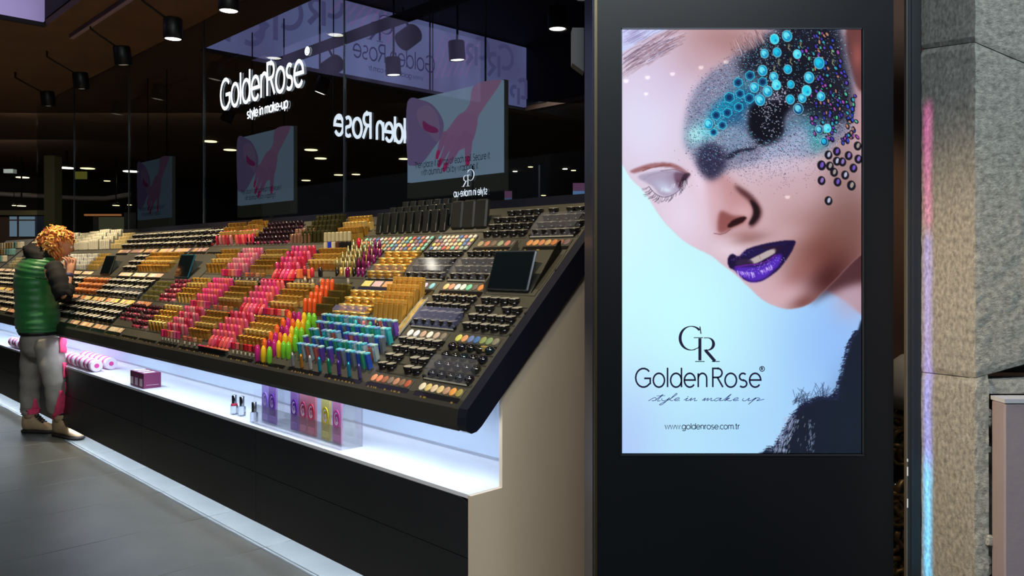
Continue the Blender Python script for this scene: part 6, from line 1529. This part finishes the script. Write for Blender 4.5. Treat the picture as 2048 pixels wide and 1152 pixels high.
# trousers
m_tr = mat('grey_sweatpants', (152, 146, 136), .85, var=.15, scale=12, bump=.3, bscale=26)
m_pk = mat('pink_panel', (250, 76, 120), .8, var=.12, scale=20, bump=.3, bscale=30)
seat = interp([(A(83, 662, 6.38), .135, .18), (A(83, 678, 6.38), .15, .185), (A(84, 700, 6.38), .14, .175), (A(84, 712, 6.38), .10, .13)], 4)
vv, ff = loft([(c, a, b, FX, (0, 0, 1)) for c, a, b in seat], 32); g = MB(); g.smooth = True; g.mesh(vv, ff)
def leg(keys, g):
    rs = interp(keys, 7); out = []
    for k, (c, a, b) in enumerate(rs):
        up = (rs[max(0, k - 1)][0] - rs[min(len(rs) - 1, k + 1)][0]); out.append((c, a, b, FX, up))
    n0 = len(out)
    vv, ff = loft(out, 26, lambda k, a: .035 * math.sin(k * .9 + 2 * math.sin(a)) + .04 * noise.noise(Vector((math.cos(a) * 1.5, math.sin(a) * 1.5, k * .25))) + (.06 * math.sin(k * 2.1 + a) if k > n0 * .74 else 0))
    g.mesh(vv, ff); return out
LR = [(A(97, 680, 6.30), .115, .105), (A(101, 715, 6.28), .100, .095), (A(108, 755, 6.25), .084, .082), (A(112, 775, 6.26), .078, .074), (A(114, 805, 6.31), .08, .075), (A(117, 820, 6.36), .074, .072), (A(119, 831, 6.37), .064, .064)]
LL = [(A(72, 680, 6.45), .115, .105), (A(67, 715, 6.46), .095, .095), (A(62, 755, 6.47), .080, .08), (A(59, 785, 6.48), .072, .072), (A(60, 815, 6.50), .07, .07), (A(60, 818, 6.50), .07, .068), (A(60, 828, 6.50), .062, .06)]
oR = leg(LR, g); oL = leg(LL, g)
child(g, 'trousers', m_tr, person)
def panel(out, t0, t1, a0, a1, name, taper=True):
    n = len(out); k0 = int(t0 * n); k1 = min(n - 1, int(t1 * n)); P = []; m_ = 7
    for k in range(k0, k1 + 1):
        c, rx, ry, ax, up = out[k]; up = Vector(up).normalized(); ax = (Vector(ax) - up * Vector(ax).dot(up)).normalized(); ay = up.cross(ax)
        f = (k - k0) / max(1, (k1 - k0)); w0, w1 = (a0, a1)
        if taper: mid = (a0 + a1) / 2; w0 = mid + (a0 - mid) * min(1, .15 + f * 1.3); w1 = mid + (a1 - mid) * min(1, .15 + f * 1.3)
        for i in range(m_):
            a = math.radians(w0 + (w1 - w0) * i / (m_ - 1)); q = 1.07 + .04 * math.sin(k * 1.7 + i); P.append(c + ax * rx * q * math.cos(a) + ay * ry * q * math.sin(a))
    g = MB(); g.smooth = True; g.mesh(P, [(j * m_ + i, j * m_ + i + 1, (j + 1) * m_ + i + 1, (j + 1) * m_ + i) for j in range(k1 - k0) for i in range(m_ - 1)])
    o = child(g, name, m_pk, person); solid(o, .006); return o
# angle 0 = front (towards tray), 90 = ay side; the viewer sees roughly the -90 side
panel(oR, .50, .985, -118, 5, 'pink_panel'); panel(oR, .02, .16, -45, 10, 'pink_panel', False); panel(oR, .24, .36, -35, 10, 'pink_panel', False); panel(oR, .42, .52, -30, 10, 'pink_panel', False)
panel(oL, .54, .97, -95, -5, 'pink_panel')
# hiking boots
m_boot = mat('tan_nubuck', (182, 154, 118), .8, var=.15, scale=20); m_sole = mat('dark_sole', (40, 34, 30), .7); m_lace = mat('black_lace', (24, 22, 22), .7)
def boot(heel, toe, ank):
    o = empty('boot', (0, 0, 0)); o.parent = person; o.matrix_parent_inverse = person.matrix_basis.inverted()
    heel = Vector(heel); toe = Vector(toe); heel.z = toe.z = 0; d = (toe - heel); L = d.length; d.normalize(); s = Vector((-d.y, d.x, 0))
    def sec(t, h0, h1, w_): c = heel + d * (L * t); return (c, h0, h1, w_)
    def shell(secs, m, nm):
        n = 16; Vv = []
        for c, h0, h1, w_ in secs:
            for i in range(n):
                a = 2 * PI * i / n; ca, sa = math.cos(a), math.sin(a); ex = .75
                Vv.append(c + s * (w_ * math.copysign(abs(ca) ** ex, ca)) + Vector((0, 0, (h0 + h1) / 2 + (h1 - h0) / 2 * math.copysign(abs(sa) ** ex, sa))))
        F = [(k * n + i, k * n + (i + 1) % n, (k + 1) * n + (i + 1) % n, (k + 1) * n + i) for k in range(len(secs) - 1) for i in range(n)]
        F += [tuple(range(n)), tuple((len(secs) - 1) * n + i for i in range(n))]
        g = MB(); g.smooth = True; g.mesh(Vv, F); b = g.build(nm, m); b.parent = o; return b
    shell([sec(.0, .03, .13, .025), sec(.05, .02, .165, .040), (sec(.2, .02, .172, .046)), sec(.34, .02, .155, .044), sec(.46, .02, .122, .045), sec(.6, .02, .092, .050), sec(.8, .02, .072, .052), sec(.94, .02, .06, .040), sec(1.0, .025, .045, .018)], m_boot, 'upper')
    shell([sec(-.01, 0, .028, .03), sec(.05, 0, .030, .045), sec(.3, .0, .030, .046), sec(.6, .0, .030, .055), sec(.85, .0, .030, .053), sec(.97, .002, .03, .038), sec(1.02, .008, .028, .02)], m_sole, 'sole')
    ankle = heel + d * (L * .24)
    g = MB(); g.tube([ankle + Vector((0, 0, .12)), ankle + Vector((0, 0, .16)), ankle + Vector((0, 0, .185))], [.050, .056, .058], 16); b = g.build('boot_collar', m_boot); b.parent = o
    g = MB(); g.tube([ankle + Vector((0, 0, .178)), ankle + Vector((0, 0, .198))], [.060, .058], 16); b = g.build('dark_cuff', m_lace); b.parent = o
    g = MB()
    for k in range(6):
        t = .33 + .06 * k; h = .165 - .0135 * k; c = heel + d * (L * t)
        g.tube([c - s * .026 + Vector((0, 0, h - .012)), c + Vector((0, 0, h)), c + s * .026 + d * .012 + Vector((0, 0, h - .012))], .0055, 6)
        g.tube([c + s * .026 + Vector((0, 0, h - .012)), c + Vector((0, 0, h + .002)), c - s * .026 + d * .012 + Vector((0, 0, h - .012))], .0055, 6)
    b = g.build('lace', m_lace); b.parent = o
boot((A(111, 871, 6.385)), A(163, 880, 6.225), None)
boot((A(47, 865, 6.50)), A(110, 866, 6.48), None)
